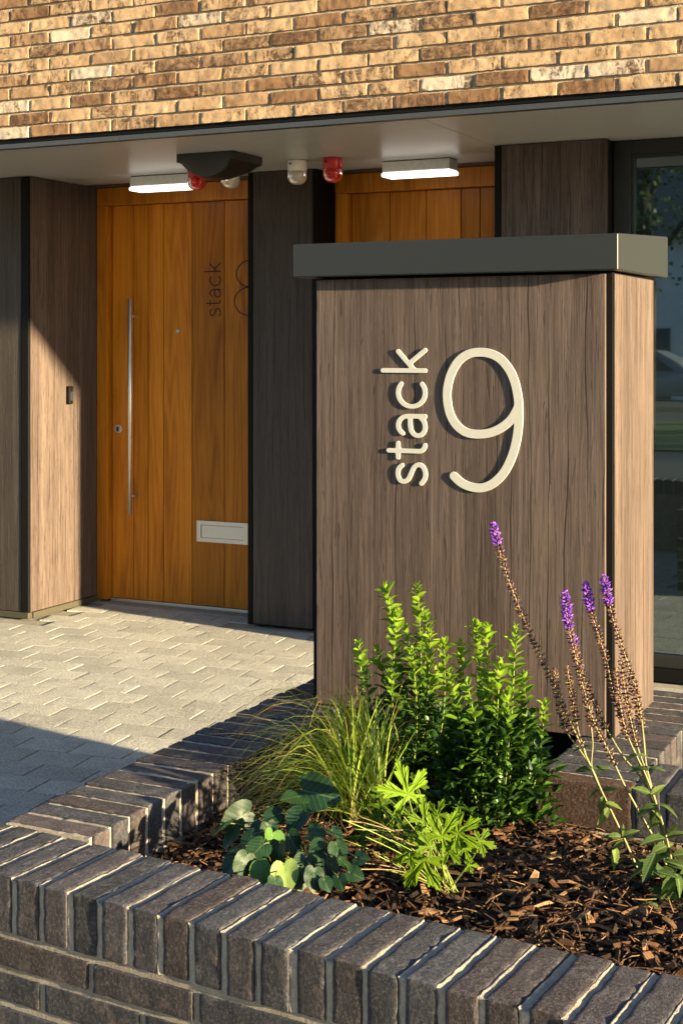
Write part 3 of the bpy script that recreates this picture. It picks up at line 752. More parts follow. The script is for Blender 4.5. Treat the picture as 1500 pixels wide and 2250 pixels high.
# front wall: frame with x along the wall, y towards the bed, origin on its back top edge
FA = R(-4.65); FW = Matrix.Translation((-1.685, 2.271, 0)) @ Matrix.Rotation(FA, 4, 'Z')
fw = empty('garden_wall', FW @ Vector((0.6, -0.107, 0)), FA)
tag(fw, 'low dark brick wall with brick-on-edge coping along the front of the planting bed', 'wall')
u0, u1 = -1.9, 3.1
mortar_block((u0, -0.2085, 0), (u1, -0.0065, COPE - 0.0065), FW, fw)
ph = (FW.inverted() @ onZ(287.5, 1995, COPE)).x                      # a known joint
n0 = int((u0 - ph) / P66) + 1
u = ph + n0 * P66
while u < u1 - P66:
    lay('brick', rowlock, fw, FW, (u + P66 / 2 - 0.005 + jig(0.0022), -0.1075 + jig(0.0025), COPE - 0.051 + jig(0.0016)), RZ90)
    u += P66
jm = []
for s_ in range(9):      # struck joint: a pale fillet left standing against one brick, running over the top and down the face
    rr = random.Random(400 + s_); path = []; sink = (0, 0.0006, 0.0016, 0.0, 0.0028, 0.001, 0, 0.002, 0.0004)[s_]
    for i in range(15): path.append((-0.004 - 0.207 * i / 14, 0.0, Vector((0, 0, 1))))
    path.append((-0.2140, -0.0012, Vector((0, -0.7, 0.7))))
    for i in range(1, 9): path.append((-0.2150, -0.102 * i / 8, Vector((0, -1, 0))))
    vs = []; fs = []; m_ = 6
    for i, (y_, z_, nn) in enumerate(path):
        a_ = rr.uniform(-0.0013, 0.0013); b_ = rr.uniform(-0.0014, 0.0014); top_ = -0.0004 - sink * 0.6 + rr.uniform(-0.0016, 0.0010)
        if i > 15: top_ -= 0.0025
        for (u_, d_) in ((-0.0012, -0.016), (-0.0010, top_), (0.0018 + a_, top_ - 0.0005), (0.0044 + a_, -0.0036 + b_), (0.0085, -0.0042 + b_ * 0.6), (0.0160, -0.0034 + b_ * 0.4)):
            p = Vector((u_, y_, z_)) + nn * d_; vs.append(p)
    for i in range(len(path) - 1):
        for j in range(m_ - 1): a = i * m_ + j; fs.append((a, a + 1, a + m_ + 1, a + m_))
    jm.append(mesh_from(vs, fs, 'mortar_joint', True, M['jmortar']))
u = ph + n0 * P66
while u < u1 - P66:
    obj('mortar_joint', jm[rnd.randrange(9)], None, fw, FW @ Vector((u - 0.0112 + 0.0005, 0, COPE)), FW.to_3x3()); u += P66
bmx = bmesh.new()
su = (FW.inverted() @ onZ(141.5, 2130, COPE - 0.10)).x
for r in range(7):
    zc_ = COPE - 0.102 - 0.0125 - 0.025 - r * 0.0625
    if zc_ < 0.02: break
    for i in range(-9, 15):
        x = su + (i + 0.5 + (0.5 if r % 2 else 0)) * 0.2265
        if x < u0 + 0.1 or x > u1 - 0.1: continue
        q = project(FW @ Vector((x, -0.215, zc_)))
        if q and -160 < q[0] < 1700 and q[1] < 2400:
            lay('brick', stretch, fw, FW, (x, -0.165 + jig(0.002), zc_), I3, 0.006)
        else:
            n1 = len(bmx.verts); add_box(bmx, (x - 0.106, -0.215, zc_ - 0.025), (x + 0.106, -0.12, zc_ + 0.025)); bmx.verts.ensure_lookup_table()
            for v in bmx.verts[n1:]: v.co = FW @ v.co
o = obj('bricks_beyond', bm_mesh(bmx), M['dbrick'], fw); o['kind'] = 'stuff'

# left wall: runs back from the front wall, under the pillar's left edge
LX0, LX1 = -1.866, -1.651
lw = empty('garden_wall', ((LX0 + LX1) / 2, 3.1, 0))
tag(lw, 'low dark brick wall dividing the planting bed from the block paving', 'wall')
yb = 2.292; ye = 4.10
mortar_block((LX0 + 0.0065, yb, 0), (LX1 - 0.0050, ye, COPE - 0.0040), Matrix.Identity(4), lw, mat='jmortar')
jy = onZ(220, 1705, COPE).y
y = jy - 5 * P66
while y < ye - 0.02:
    lay('brick', rowlock, lw, Matrix.Identity(4), ((LX0 + LX1) / 2 + jig(0.004), y + P66 / 2, COPE - 0.0515 + jig(0.002)), I3, 0.010)
    y += P66
bmx = bmesh.new()
for r in range(6):
    zc_ = COPE - 0.102 - 0.0375 - r * 0.0625
    for i in range(9):
        y = yb + 0.11 + i * 0.2265 - (0.11 if r % 2 else 0)
        add_box(bmx, (LX0, max(yb, y - 0.106), zc_ - 0.025), (LX0 + 0.1, min(ye, y + 0.106), zc_ + 0.025))
o = obj('bricks_beyond', bm_mesh(bmx), M['dbrick'], lw); o['kind'] = 'stuff'

# right wall: under the pillar's right edge, then turning to the right
GX0, GX1 = -0.994, -0.779; GY = 3.050
rw = empty('garden_wall', (-0.5, 3.2, 0))
tag(rw, 'low sunlit brick wall at right of the pillar turning towards the window', 'wall')
mortar_block((GX0 + 0.0065, GY + 0.0065, 0), (GX1 - 0.0050, 3.95, COPE - 0.0040), Matrix.Identity(4), rw, mat='jmortar')
mortar_block((GX1 - 0.0055, GY + 0.0065, 0), (1.9, GY + 0.2085, COPE - 0.0065), Matrix.Identity(4), rw)
y = GY
while y < 3.93:
    o = lay('brick', rowlock, rw, Matrix.Identity(4), ((GX0 + GX1) / 2 + jig(0.002), y + 0.0265, COPE - 0.0515 + jig(0.0014)), I3, 0.006)
    if y == GY:
        o.data = o.data.copy(); o.data.materials[0] = M['rbrick']; o['label'] = 'reddish brown end brick'
    y += P66
x = GX1 + 0.009
while x < 1.85:
    lay('brick', rowlock, rw, Matrix.Identity(4), (x + 0.0265, GY + 0.1075 + jig(0.002), COPE - 0.0515 + jig(0.0014)), RZ90, 0.006); x += P66
bmx = bmesh.new()
for r in range(6):
    zc_ = COPE - 0.102 - 0.0375 - r * 0.0625
    for i in range(12):
        x = GX1 + 0.12 + i * 0.2265 + (0.11 if r % 2 else 0); add_box(bmx, (x - 0.106, GY + 0.115, zc_ - 0.025), (min(1.9, x + 0.106), GY + 0.215, zc_ + 0.025))
    for i in range(3):
        y = GY + 0.34 + i * 0.2265; add_box(bmx, (GX1 - 0.1, y - 0.106, zc_ - 0.025), (GX1, min(3.95, y + 0.106), zc_ + 0.025))
o = obj('bricks_beyond', bm_mesh(bmx), M['dbrick'], rw); o['kind'] = 'stuff'

# ================================================================== sign pillar
PX0, PX1, PY0, PY1 = -1.730, -0.9135, 3.405, 3.814
pil = empty('sign_pillar', ((PX0 + PX1) / 2, (PY0 + PY1) / 2, COPE))
tag(pil, 'free-standing wood-clad pillar with olive grey metal cap and raised cream lettering', 'pillar')
ptop = 1.640
box('core', (PX0 - 0.001, PY0 + 0.004, COPE + 0.001), (PX1 - 0.002, PY1 - 0.004, ptop + 0.004), M['black'], pil)
box('plinth', (LX1 + 0.003, PY0 + 0.03, SOIL - 0.10), (GX0 - 0.003, PY1 - 0.03, COPE + 0.0005), M['black'], pil)
fx0 = onY(698, 1000, PY0).x; fx1 = onY(1330, 1000, PY0).x
box('front_panel', (fx0, PY0 - 0.008, COPE + 0.004), (fx1, PY0 + 0.0035, ptop), M['clad'], pil, 0.0012)
box('side_panel', (PX1 - 0.0015, PY0 + 0.012, COPE + 0.004), (PX1 + 0.003, PY1 - 0.006, ptop), M['clad'], pil, 0.0012)
box('side_panel', (PX0 - 0.006, PY0 + 0.03, COPE + 0.004), (PX0 - 0.0015, PY1 - 0.012, ptop), M['clad'], pil, 0.0012)
box('back_panel', (fx0, PY1 - 0.0035, COPE + 0.004), (fx1, PY1 + 0.008, ptop), M['clad'], pil, 0.0012)
cx0, cx1, cy0, cy1 = -1.7665, -0.8868, 3.355, 3.874
vs = [(cx0, cy0, 1.6467), (cx1, cy0, 1.6467), (cx1, cy1, 1.6490), (cx0, cy1, 1.6490), (cx0, cy0, 1.7343), (cx1, cy0, 1.7343), (cx1, cy1, 1.761), (cx0, cy1, 1.761)]
cme = mesh_from(vs, [(3, 2, 1, 0), (4, 5, 6, 7), (0, 1, 5, 4), (1, 2, 6, 5), (2, 3, 7, 6), (3, 0, 4, 7)])
bm = bmesh.new(); bm.from_mesh(cme); bmesh.ops.bevel(bm, geom=bm.edges[:], offset=0.0022, segments=3, affect='EDGES')
obj('cap', bm_mesh(bm, 'cap'), M['cap'], pil)
# raised word, running upwards, and the numeral
LY = PY0 - 0.0085
def plane_px(px, py): p = onY(px, py, LY); return p
base_x = plane_px(939, 1070).x; z_lo = plane_px(939, 1070).z; z_hi = plane_px(939, 765).z
xh = (z_hi - z_lo) / 4.0
for ch, u in WORD:
    st = [[(-p[1] * 0.985 * xh, (p[0] + u) * xh) for p in s] for s in GLYPH[ch]]
    obj('letter', stroke_mesh(st, xh * 0.135, 0.0042, xh * 0.022, 'letter', 0.0006), M['cream'], pil, (base_x, LY - 0.0020, z_lo))
nine = [(662, 943), (690, 968), (725, 983), (765, 986), (805, 970), (845, 930), (875, 870), (893, 800), (900, 720), (895, 645), (875, 573), (840, 522), (803, 498), (760, 490), (715, 497), (677, 525), (649, 577), (637, 640), (645, 705), (668, 752), (705, 782), (750, 790), (800, 783), (845, 760), (876, 730), (897, 692)]
o9 = plane_px(600 + 760 / 1.6667, 480 + 640 / 1.6667)
pts = [plane_px(600 + a / 1.6667, 480 + b / 1.6667) - o9 for a, b in nine]
pts = [(v.x, v.y) for v in catmull([Vector((p.x, p.z, 0)) for p in pts], 5)]
obj('numeral', stroke_mesh([pts], 0.0225, 0.0042, 0.0020, 'numeral', 0.0006), M['cream'], pil, (o9.x, LY - 0.0020, o9.z))

# ================================================================== planting bed: soil and bark mulch
def soil_h(x, y):
    return SOIL + 0.018 * noise.noise(Vector((x * 2.3, y * 2.3, 0.4))) + 0.006 * noise.noise(Vector((x * 11, y * 11, 2.0))) - 0.004
def in_bed(x, y):
    q = FW.inverted() @ Vector((x, y, 0))
    if q.y < 0.004 or x < LX1 + 0.003 or x > 1.85: return False
    if x > GX0 - 0.003: return y < GY - 0.003
    return y < PY0 + 0.025
nx, ny = 150, 70; vs = []; fs = []
for i in range(nx + 1):
    for j in range(ny + 1):
        x = -1.80 + 3.65 * i / nx; yb0 = 2.271 - 0.0813 * (x + 1.685) - 0.03; yt = PY0 + 0.20 if x < GX0 + 0.05 else GY + 0.05
        y = yb0 + (yt - yb0) * j / ny; vs.append((x, y, soil_h(x, y)))
for i in range(nx):
    for j in range(ny): a = i * (ny + 1) + j; fs.append((a, a + ny + 1, a + ny + 2, a + 1))
o = obj('planting_bed', mesh_from(vs, fs, 'bed', True), M['soil']); o['kind'] = 'structure'

k = NT('bark'); a_ = k.n.new('ShaderNodeAttribute'); a_.attribute_name = 'col'
fib = k.noise(k.coords((90, 90, 90)), 1, 5, 0.7); g = k.noise(k.coords(), 420, 3, 0.7)
colr = k.mix(1.0, a_.outputs['Color'], k.ramp(fib, [(0.3, 0.55), (0.7, 1.35)]), 'MULTIPLY')
M['bark'] = k.done(colr, 0.85, k.bump(k.math('ADD', fib, g), 0.8, 0.003), spec=0.2)
BARK = [(0.036, 0.018, 0.011), (0.062, 0.030, 0.015), (0.024, 0.014, 0.010), (0.10, 0.05, 0.024), (0.014, 0.009, 0.007), (0.145, 0.078, 0.038), (0.045, 0.024, 0.015), (0.23, 0.135, 0.068), (0.075, 0.032, 0.017)]
BW = [5, 5, 6, 3, 5, 2.2, 5, 1.3, 4]
def set_cols(me, cols_per_face):
    at = me.color_attributes.new('col', 'FLOAT_COLOR', 'CORNER'); buf = []
    for p, c in zip(me.polygons, cols_per_face): buf.extend([c[0], c[1], c[2], 1.0] * p.loop_total)
    at.data.foreach_set('color', buf)
vs = []; fs = []; cols = []
mr = random.Random(21)
def chip_at(x, y, z, L, W, T, yaw, pitch, roll, c):
    rot = Matrix.Rotation(yaw, 3, 'Z') @ Matrix.Rotation(pitch, 3, 'Y') @ Matrix.Rotation(roll, 3, 'X'); b = len(vs)
    bend = mr.uniform(-0.12, 0.12) * L
    tap0, tap1 = mr.uniform(0.25, 1.0), mr.uniform(0.15, 0.9)
    for (u, tp, bz) in ((-0.5, tap0, 0), (mr.uniform(-0.15, 0.15), 1.0, bend), (0.5, tap1, 0)):
        sk = mr.uniform(-0.2, 0.2) * W
        for (v_, w_) in ((-0.5, -0.5), (0.5, -0.5), (0.5, 0.5), (-0.5, 0.5)):
            vs.append(Vector((x, y, z)) + rot @ Vector((u * L * mr.uniform(0.9, 1.08), v_ * W * tp + sk, w_ * T + bz)))
    f = [(b, b + 3, b + 2, b + 1), (b + 8, b + 9, b + 10, b + 11)]
    for s_ in (0, 4):
        for q in range(4): f.append((b + s_ + q, b + s_ + (q + 1) % 4, b + s_ + 4 + (q + 1) % 4, b + s_ + 4 + q))
    fs.extend(f); j_ = mr.uniform(0.75, 1.25); cols.extend([(c[0] * j_, c[1] * j_, c[2] * j_)] * len(f))
n_ = 0
while n_ < 20000:
    x = mr.uniform(-1.65, 1.2); yb0 = 2.271 - 0.0813 * (x + 1.685); y = mr.uniform(yb0, PY0 + 0.02)
    if not in_bed(x, y): continue
    if x > -0.2 and mr.random() < 0.7: continue
    n_ += 1
    sz = mr.random(); L = 0.010 + 0.050 * sz ** 2.8; W = L * mr.uniform(0.07, 0.34) + 0.0012; T = min(0.006, W * mr.uniform(0.2, 0.6))
    q = FW.inverted() @ Vector((x, y, 0))
    edge = min(q.y, x - LX1, (PY0 + 0.03 - y) if x < GX0 else (GY - y))
    if edge < L * 0.45: L = max(0.008, edge * 1.6); W = min(W, L * 0.4)
    chip_at(x, y, soil_h(x, y) + mr.uniform(0.0, 0.018), L, W, T, mr.uniform(0, 6.28), mr.gauss(0, 0.30), mr.gauss(0, 0.5), mr.choices(BARK, BW)[0])
for q in range(3200):     # thin fibres
    x = mr.uniform(-1.6, 0.6); y = mr.uniform(2.10, 3.40)
    if not in_bed(x, y) or (FW.inverted() @ Vector((x, y, 0))).y < 0.03: continue
    L = mr.uniform(0.02, 0.06); chip_at(x, y, soil_h(x, y) + mr.uniform(0.012, 0.024), L, 0.0016, 0.0012, mr.uniform(0, 6.28), mr.gauss(0, 0.3), 0, mr.choices(BARK, [1, 3, 1, 4, 0, 4, 1, 5, 2])[0])
# a few big splinters seen near the front wall
for px, py, L, W, yaw in ((1235, 2025, 0.085, 0.016, 0.75), (1290, 1875, 0.05, 0.010, 1.6), (1075, 1905, 0.055, 0.012, 0.5), (1120, 1960, 0.05, 0.011, 0.1), (945, 2000, 0.045, 0.014, 0.0), (990, 2015, 0.04, 0.012, 0.55), (1415, 2085, 0.03, 0.008, 1.5), (1190, 1995, 0.06, 0.008, 0.7), (1250, 1965, 0.06, 0.007, 0.9), (1150, 2020, 0.05, 0.009, 0.0), (1440, 2060, 0.04, 0.018, 0.4), (1375, 1885, 0.03, 0.022, 0.3), (1210, 1890, 0.04, 0.012, 0.2)):
    p = onZ(px, py, SOIL + 0.012); chip_at(p.x, p.y, soil_h(p.x, p.y) + 0.018, L, W, 0.006, yaw + YAW * 0 + 0.3, mr.uniform(-0.15, 0.15), mr.uniform(-0.3, 0.3), BARK[mr.choice((5, 7, 3, 7))])
me = mesh_from(vs, fs, 'mulch'); set_cols(me, cols)
o = obj('bark_mulch', me, M['bark']); o['kind'] = 'stuff'; tag(o, 'brown bark mulch chips covering the planting bed', 'mulch')

# ================================================================== plants
M['box_leaf'] = mat_leaf('box_leaf', None, 0.34, 0.36, 0.2, spec=0.32)
M['box_leaf_v'] = mat_leaf('box_leaf_mass', None, 0.25, 0.36, 0.2, vcol=True, spec=0.32)
def veined(m, sc, freq, slant, amount):
    """pale midrib and side veins, from the leaf's own coordinates"""
    t = m.node_tree; b = t.nodes['Principled BSDF']; src = b.inputs['Base Color'].links[0].from_socket
    k = NT.__new__(NT); k.m = m; k.t = t; k.n = t.nodes; k.l = t.links; k.tc = [n for n in t.nodes if n.type == 'TEX_COORD'][0]
    sp = k.n.new('ShaderNodeSeparateXYZ'); k.l.new(k.tc.outputs['Object'], sp.inputs[0])
    x = k.math('MULTIPLY', sp.outputs[0], sc); y = k.math('MULTIPLY', k.math('ABSOLUTE', sp.outputs[1]), sc)
    f = k.math('FRACT', k.math('MULTIPLY', k.math('SUBTRACT', x, k.math('MULTIPLY', y, slant)), freq))
    v = k.math('MAXIMUM', k.math('LESS_THAN', f, 0.10), k.math('LESS_THAN', y, 0.022))
    c = k.mix(k.math('MULTIPLY', v, amount), src, (0.16, 0.23, 0.10)); k.l.new(c, b.inputs['Base Color'])
    return m
M['heart_leaf'] = veined(mat_leaf('heart_leaf', None, 0.08, 0.42, 0.15, spec=0.2), 1.0, 6.0, 0.8, 0.16)
M['ger_leaf'] = mat_leaf('lobed_leaf', None, 0.35, 0.6, 0.3, spec=0.12)
M['grass_v'] = mat_leaf('grass_blade', None, 0.28, 0.45, 0.2, vcol=True)
M['salvia_leaf'] = veined(mat_leaf('salvia_leaf', None, 0.22, 0.65, 0.3, spec=0.12), 16.0, 11.0, 0.8, 0.35)
M['stem_v'] = mat_leaf('stem', None, 0.05, 0.55, 0.25, vcol=True)
M['floret'] = mat_leaf('floret', None, 0.25, 0.6, 0.25, vcol=True, tscale=(1, 1, 1))
pr_ = random.Random(5)

def leaf_mesh(name, L, W, n=5, fold=0.25, curl=0.25, shape=None, mat=None, m=2):
    """leaf along +X from its base at the origin, top side +Z"""
    vs = []; fs = []
    for i in range(n + 1):
        t = i / n; w_ = (shape(t) if shape else math.sin(math.pi * min(1, t * 0.97 + 0.015)) ** 0.75) * W / 2
        for j in range(-m, m + 1):
            s_ = j / m
            vs.append((L * t - 0.10 * L * curl * t * t, w_ * s_, fold * abs(s_) * w_ - curl * L * t * t * 0.45))
    c = 2 * m + 1
    for i in range(n):
        for j in range(2 * m): a = i * c + j; fs.append((a, a + c, a + c + 1, a + 1))
    return mesh_from(vs, fs, name, True, mat)
def aim(d, up=Vector((0, 0, 1)), roll=0.0):
    d = Vector(d).normalized(); y_ = up.cross(d)
    if y_.length < 1e-4: y_ = Vector((0, 1, 0))
    y_.normalize(); z_ = d.cross(y_)
    return Matrix((d, y_, z_)).transposed() @ Matrix.Rotation(roll, 3, 'X')

# ---- box shrubs
box_shape = lambda t: (math.sin(math.pi * min(1.0, 0.04 + t * 0.95) ** 0.85)) ** 0.7
box_lv = [leaf_mesh('leaf', 0.032, 0.0190, 5, 0.38, c_, box_shape, M['box_leaf'], 2) for c_ in (0.15, 0.4, 0.65, -0.15)]
tiny = leaf_mesh('t', 0.028, 0.0150, 3, 0.55, 0.3, box_shape, None, 1)
tv = [v.co.copy() for v in tiny.vertices]; tf = [tuple(p.vertices) for p in tiny.polygons]
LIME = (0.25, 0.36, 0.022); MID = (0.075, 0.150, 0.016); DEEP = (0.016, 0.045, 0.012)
def lerp(a, b, t): return tuple(x + (y - x) * t for x, y in zip(a, b))
def box_shrub(base_px, tips, nfill, radius, height, label, max_leaves):
    base = onZ(*base_px, SOIL); d0 = project(base)[2]
    root = empty('box_shrub', (base.x, base.y, SOIL - 0.01)); tag(root, label, 'shrub', 'box shrubs in the planting bed')
    svs, sfs, scol = [], [], []; mvs, mfs, mcol = [], [], []
    leaves = []
    for (tx, ty, dd, tall) in tips:
        tip = atD(tx, ty, d0 + dd)
        b = base + Vector((tip.x - base.x, tip.y - base.y, 0)) * 0.45 + Vector((pr_.uniform(-.02, .02), pr_.uniform(-.02, .02), 0)); b.z = SOIL
        mid = b.lerp(tip, 0.5) + Vector((pr_.uniform(-.02, .02), pr_.uniform(-.015, .015), 0.0))
        path = catmull([b, mid, tip], 14); n0 = len(sfs)
        tube_data(path[::3] + [path[-1]], [0.0024 * (1 - 0.6 * i / (len(path[::3]))) for i in range(len(path[::3]) + 1)], 5, svs, sfs)
        scol += [lerp((0.08, 0.10, 0.02), (0.15, 0.19, 0.025), pr_.random())] * (len(sfs) - n0)
        length = (tip - b).length; s_ = length; k_ = 0; lo = tall
        while s_ > 0.03:
            t = s_ / length; f = t * (len(path) - 1); i = min(int(f), len(path) - 2); p = path[i].lerp(path[i + 1], f - i); d = (path[i + 1] - path[i]).normalized()
            from_tip = length - s_
            young = max(0.0, 1.0 - from_tip / lo)
            ax = d.cross(Vector((1, 0.2, 0))).normalized(); ax = Matrix.Rotation(1.5708 * (k_ % 2) + pr_.uniform(-0.35, 0.35) + tx, 3, d) @ ax
            spread = 0.45 + 0.75 * min(1, from_tip / 0.035)
            for sg in (-1, 1):
                dir_ = (ax * sg * spread * 0.72 + d * 0.62 + Vector((0, 0, pr_.uniform(-0.12, 0.15)))).normalized()
                sc = pr_.uniform(0.8, 1.2) * (0.45 + 0.55 * min(1, from_tip / 0.035))
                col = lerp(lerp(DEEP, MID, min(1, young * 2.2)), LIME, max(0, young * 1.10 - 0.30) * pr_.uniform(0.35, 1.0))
                leaves.append((p, aim(dir_, d, pr_.uniform(-0.6, 0.6)), sc, col))
            s_ -= 0.0145 * pr_.uniform(0.85, 1.15); k_ += 1
    # side twigs filling the body of the shrub
    body = []
    for q in range(nfill):
        a = pr_.uniform(0, 6.283); rr = radius * math.sqrt(pr_.random()) ; zz = pr_.uniform(0.01, height) ; rr *= (1.0 - 0.45 * (zz / height) ** 2)
        p = Vector((base.x + rr * math.cos(a), base.y + 0.8 * rr * math.sin(a), SOIL + zz))
        if p.y > PY0 - 0.02: p.y = PY0 - 0.02 - pr_.random() * 0.05
        out = Vector((math.cos(a), math.sin(a), pr_.uniform(0.2, 1.4))).normalized()
        for e_ in range(4):
            dir_ = (out + Vector((pr_.uniform(-1, 1), pr_.uniform(-1, 1), pr_.uniform(-0.5, 0.9)))).normalized()
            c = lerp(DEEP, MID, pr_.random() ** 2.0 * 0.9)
            body.append((p + out * (0.008 * e_), aim(dir_, Vector((0, 0, 1)), pr_.uniform(-0.5, 0.5)), pr_.uniform(0.8, 1.25), c))
    leaves.sort(key=lambda L_: project(L_[0])[1])
    big = leaves[:max_leaves]; body += leaves[max_leaves:]
    big += [b_ for b_ in sorted(body, key=lambda L_: project(L_[0])[2])[:max(0, max_leaves - len(big))]]
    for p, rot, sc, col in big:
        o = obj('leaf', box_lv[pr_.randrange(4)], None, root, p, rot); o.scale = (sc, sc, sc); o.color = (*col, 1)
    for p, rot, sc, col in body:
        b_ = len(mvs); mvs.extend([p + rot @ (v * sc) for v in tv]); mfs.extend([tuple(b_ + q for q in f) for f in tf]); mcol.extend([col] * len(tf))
    me = mesh_from(mvs, mfs, 'foliage', True); set_cols(me, mcol); o = obj('foliage', me, M['box_leaf_v'], root); o['kind'] = 'stuff'
    me = mesh_from(svs, sfs, 'stems', True); set_cols(me, scol); obj('stems', me, M['stem_v'], root)
box_shrub((905, 1712), [(847, 1285, -0.02, .26), (917, 1287, 0.0, .26), (873, 1342, -0.04, .24), (936, 1347, 0.02, .24), (788, 1414, -0.03, .16), (945, 1388, -0.05, .22), (800, 1455, 0.02, .14),
                        (828, 1425, 0.03, .17), (975, 1410, -0.08, .2), (905, 1430, -0.07, .2), (860, 1480, -0.08, .15), (960, 1470, 0.0, .15), (890, 1380, 0.03, .2)],
          150, 0.105, 0.20, 'taller box shrub with lime shoots rising behind the grass tuft', 290)
box_shrub((1085, 1815), [(1012, 1415, 0.02, .26), (1045, 1370, 0.0, .30), (1068, 1375, -0.03, .28), (1133, 1378, 0.0, .28), (1152, 1482, 0.03, .2), (1098, 1455, -0.05, .2), (985, 1480, -0.02, .2), (1197, 1545, 0.0, .10),
                         (1025, 1500, -0.06, .18), (1115, 1520, -0.05, .16), (1075, 1500, 0.05, .2), (1150, 1580, -0.03, .1), (1180, 1620, 0.02, .07), (1000, 1560, 0.04, .12)],
          430, 0.135, 0.235, 'rounder box shrub with dense dark base between grass and salvia', 295)

# ---- grass tuft
gv, gf, gc = [], [], []
gbase = onZ(800, 1795, SOIL)
def blade(p0, tipv, w_, col, tipcol, sag):
    n = 9; side = Vector((tipv.y, -tipv.x, 0)); side = side.normalized() if side.length > 1e-6 else Vector((1, 0, 0))
    side = (side + Vector((pr_.uniform(-.5, .5), pr_.uniform(-.5, .5), pr_.uniform(-.3, .3)))).normalized(); b = len(gv)
    for i in range(n + 1):
        t = i / n
        p = p0 + Vector((tipv.x * t ** 1.25, tipv.y * t ** 1.25, tipv.z * (t * 1.0) + sag * 4 * t * (1 - t) - sag * 0.6 * t ** 4))
        ww = w_ * (1 - t ** 2.2) + 0.0004
        gv.append(p - side * ww / 2 + Vector((0, 0, ww * 0.15))); gv.append(p + side * ww / 2 + Vector((0, 0, ww * 0.15)))
    for i in range(n):
        a = b + 2 * i; gf.append((a, a + 1, a + 3, a + 2)); t = i / n
        gc.append(lerp(lerp((0.16, 0.15, 0.06), col, min(1, t * 5)), tipcol, max(0, (t - 0.55) / 0.45)))
def px_blade(tx, ty, dd, x0, w_, col, tipc, sag):
    b = onZ(x0, 1795 + pr_.uniform(-35, 35), SOIL); tip = atD(tx, ty, project(b)[2] + dd)
    blade(b, tip - b, w_, col, tipc, sag)
GC = [(0.12, 0.19, 0.025), (0.18, 0.25, 0.035), (0.08, 0.14, 0.025), (0.24, 0.29, 0.05), (0.05, 0.085, 0.02)]
for q in range(520):
    a = pr_.gauss(0, 1)
    if q < 320:      # arching to the left and forward
        tx = pr_.uniform(470, 800); ty = 1490 + (abs(tx - 780) / 310) ** 1.6 * 250 * pr_.uniform(0.55, 1.25) + pr_.uniform(-10, 110)
    elif q < 430:
        tx = pr_.uniform(740, 960); ty = pr_.uniform(1480, 1640)
    else:
        tx = pr_.uniform(520, 900); ty = pr_.uniform(1720, 1860)
    dd = pr_.uniform(-0.28, 0.06) if tx < 640 else pr_.uniform(-0.12, 0.06)
    c = pr_.choice(GC); dry = pr_.random()
    tipc = (0.30, 0.20, 0.07) if dry < 0.35 else ((0.34, 0.14, 0.06) if dry < 0.45 else c)
    px_blade(tx, ty, dd, pr_.uniform(755, 850), pr_.uniform(0.0024, 0.0058), c, tipc, pr_.uniform(0.0, 0.10))
for tx, ty in [(pr_.uniform(450, 720), pr_.uniform(1500, 1820)) for q in range(130)] + [(560, 1600), (505, 1612), (520, 1555), (600, 1530), (640, 1505), (690, 1478), (705, 1500), (655, 1545), (470, 1790), (480, 1700), (455, 1690), (755, 1480), (590, 1475), (700, 1460), (440, 1745)]:
    px_blade(tx, ty, -0.15, pr_.uniform(750, 860), pr_.uniform(0.0018, 0.0034), pr_.choice(GC), pr_.choice([(0.32, 0.18, 0.07), (0.26, 0.24, 0.07), (0.30, 0.12, 0.05)]), pr_.uniform(0.03, 0.13))
e = empty('grass_tuft', (gbase.x, gbase.y, SOIL - 0.01)); tag(e, 'arching tuft of fine green ornamental grass beside the left wall', 'grass')
me = mesh_from(gv, gf, 'blades', True); set_cols(me, gc); o = obj('blades', me, M['grass_v'], e); o['kind'] = 'stuff'

# ---- plant with round blue-green leaves
def heart_mesh(seed):
    n = 22; rings = 4; vs = [Vector((0.0, 0, 0))]; fs = []; rr = random.Random(seed); cup = rr.uniform(-0.25, 0.35)
    for r_ in range(1, rings + 1):
        f = r_ / rings
        for i in range(n):
            t = 2 * math.pi * i / n
            # heart outline: notch at t=pi (petiole), soft point at t=0
            rad = 0.5 * (1.0 - 0.42 * math.exp(-((abs(t - math.pi)) / 0.32) ** 2) + 0.30 * math.exp(-(min(t, 2 * math.pi - t) / 0.34) ** 2)) * (1 + 0.03 * math.sin(3 * t + seed))
            x = rad * f * math.cos(t) * 1.12; y = rad * f * math.sin(t) * 1.02
            z = cup * (y * y) * 1.3 - 0.30 * x * abs(x) * (0.6 + cup) + 0.02 * math.sin(5 * t + seed) * f * f + 0.16 * abs(y) - 0.04
            vs.append(Vector((x + 0.28, y, z)))
    vs[0] = Vector((0.28, 0, 0))
    for i in range(n): fs.append((0, 1 + i, 1 + (i + 1) % n))
    for r_ in range(rings - 1):
        for i in range(n):
            a = 1 + r_ * n + i; b = 1 + r_ * n + (i + 1) % n; fs.append((a, a + n, b + n, b))
    return mesh_from(vs, fs, 'leaf', True, M['heart_leaf'])
hearts = [heart_mesh(s_) for s_ in range(6)]
hb_ = onZ(640, 1885, SOIL)
e = empty('heart_leaf_plant', (hb_.x, hb_.y, SOIL - 0.01)); tag(e, 'low plant with rounded blue-green leaves spilling towards the front wall', 'plant')
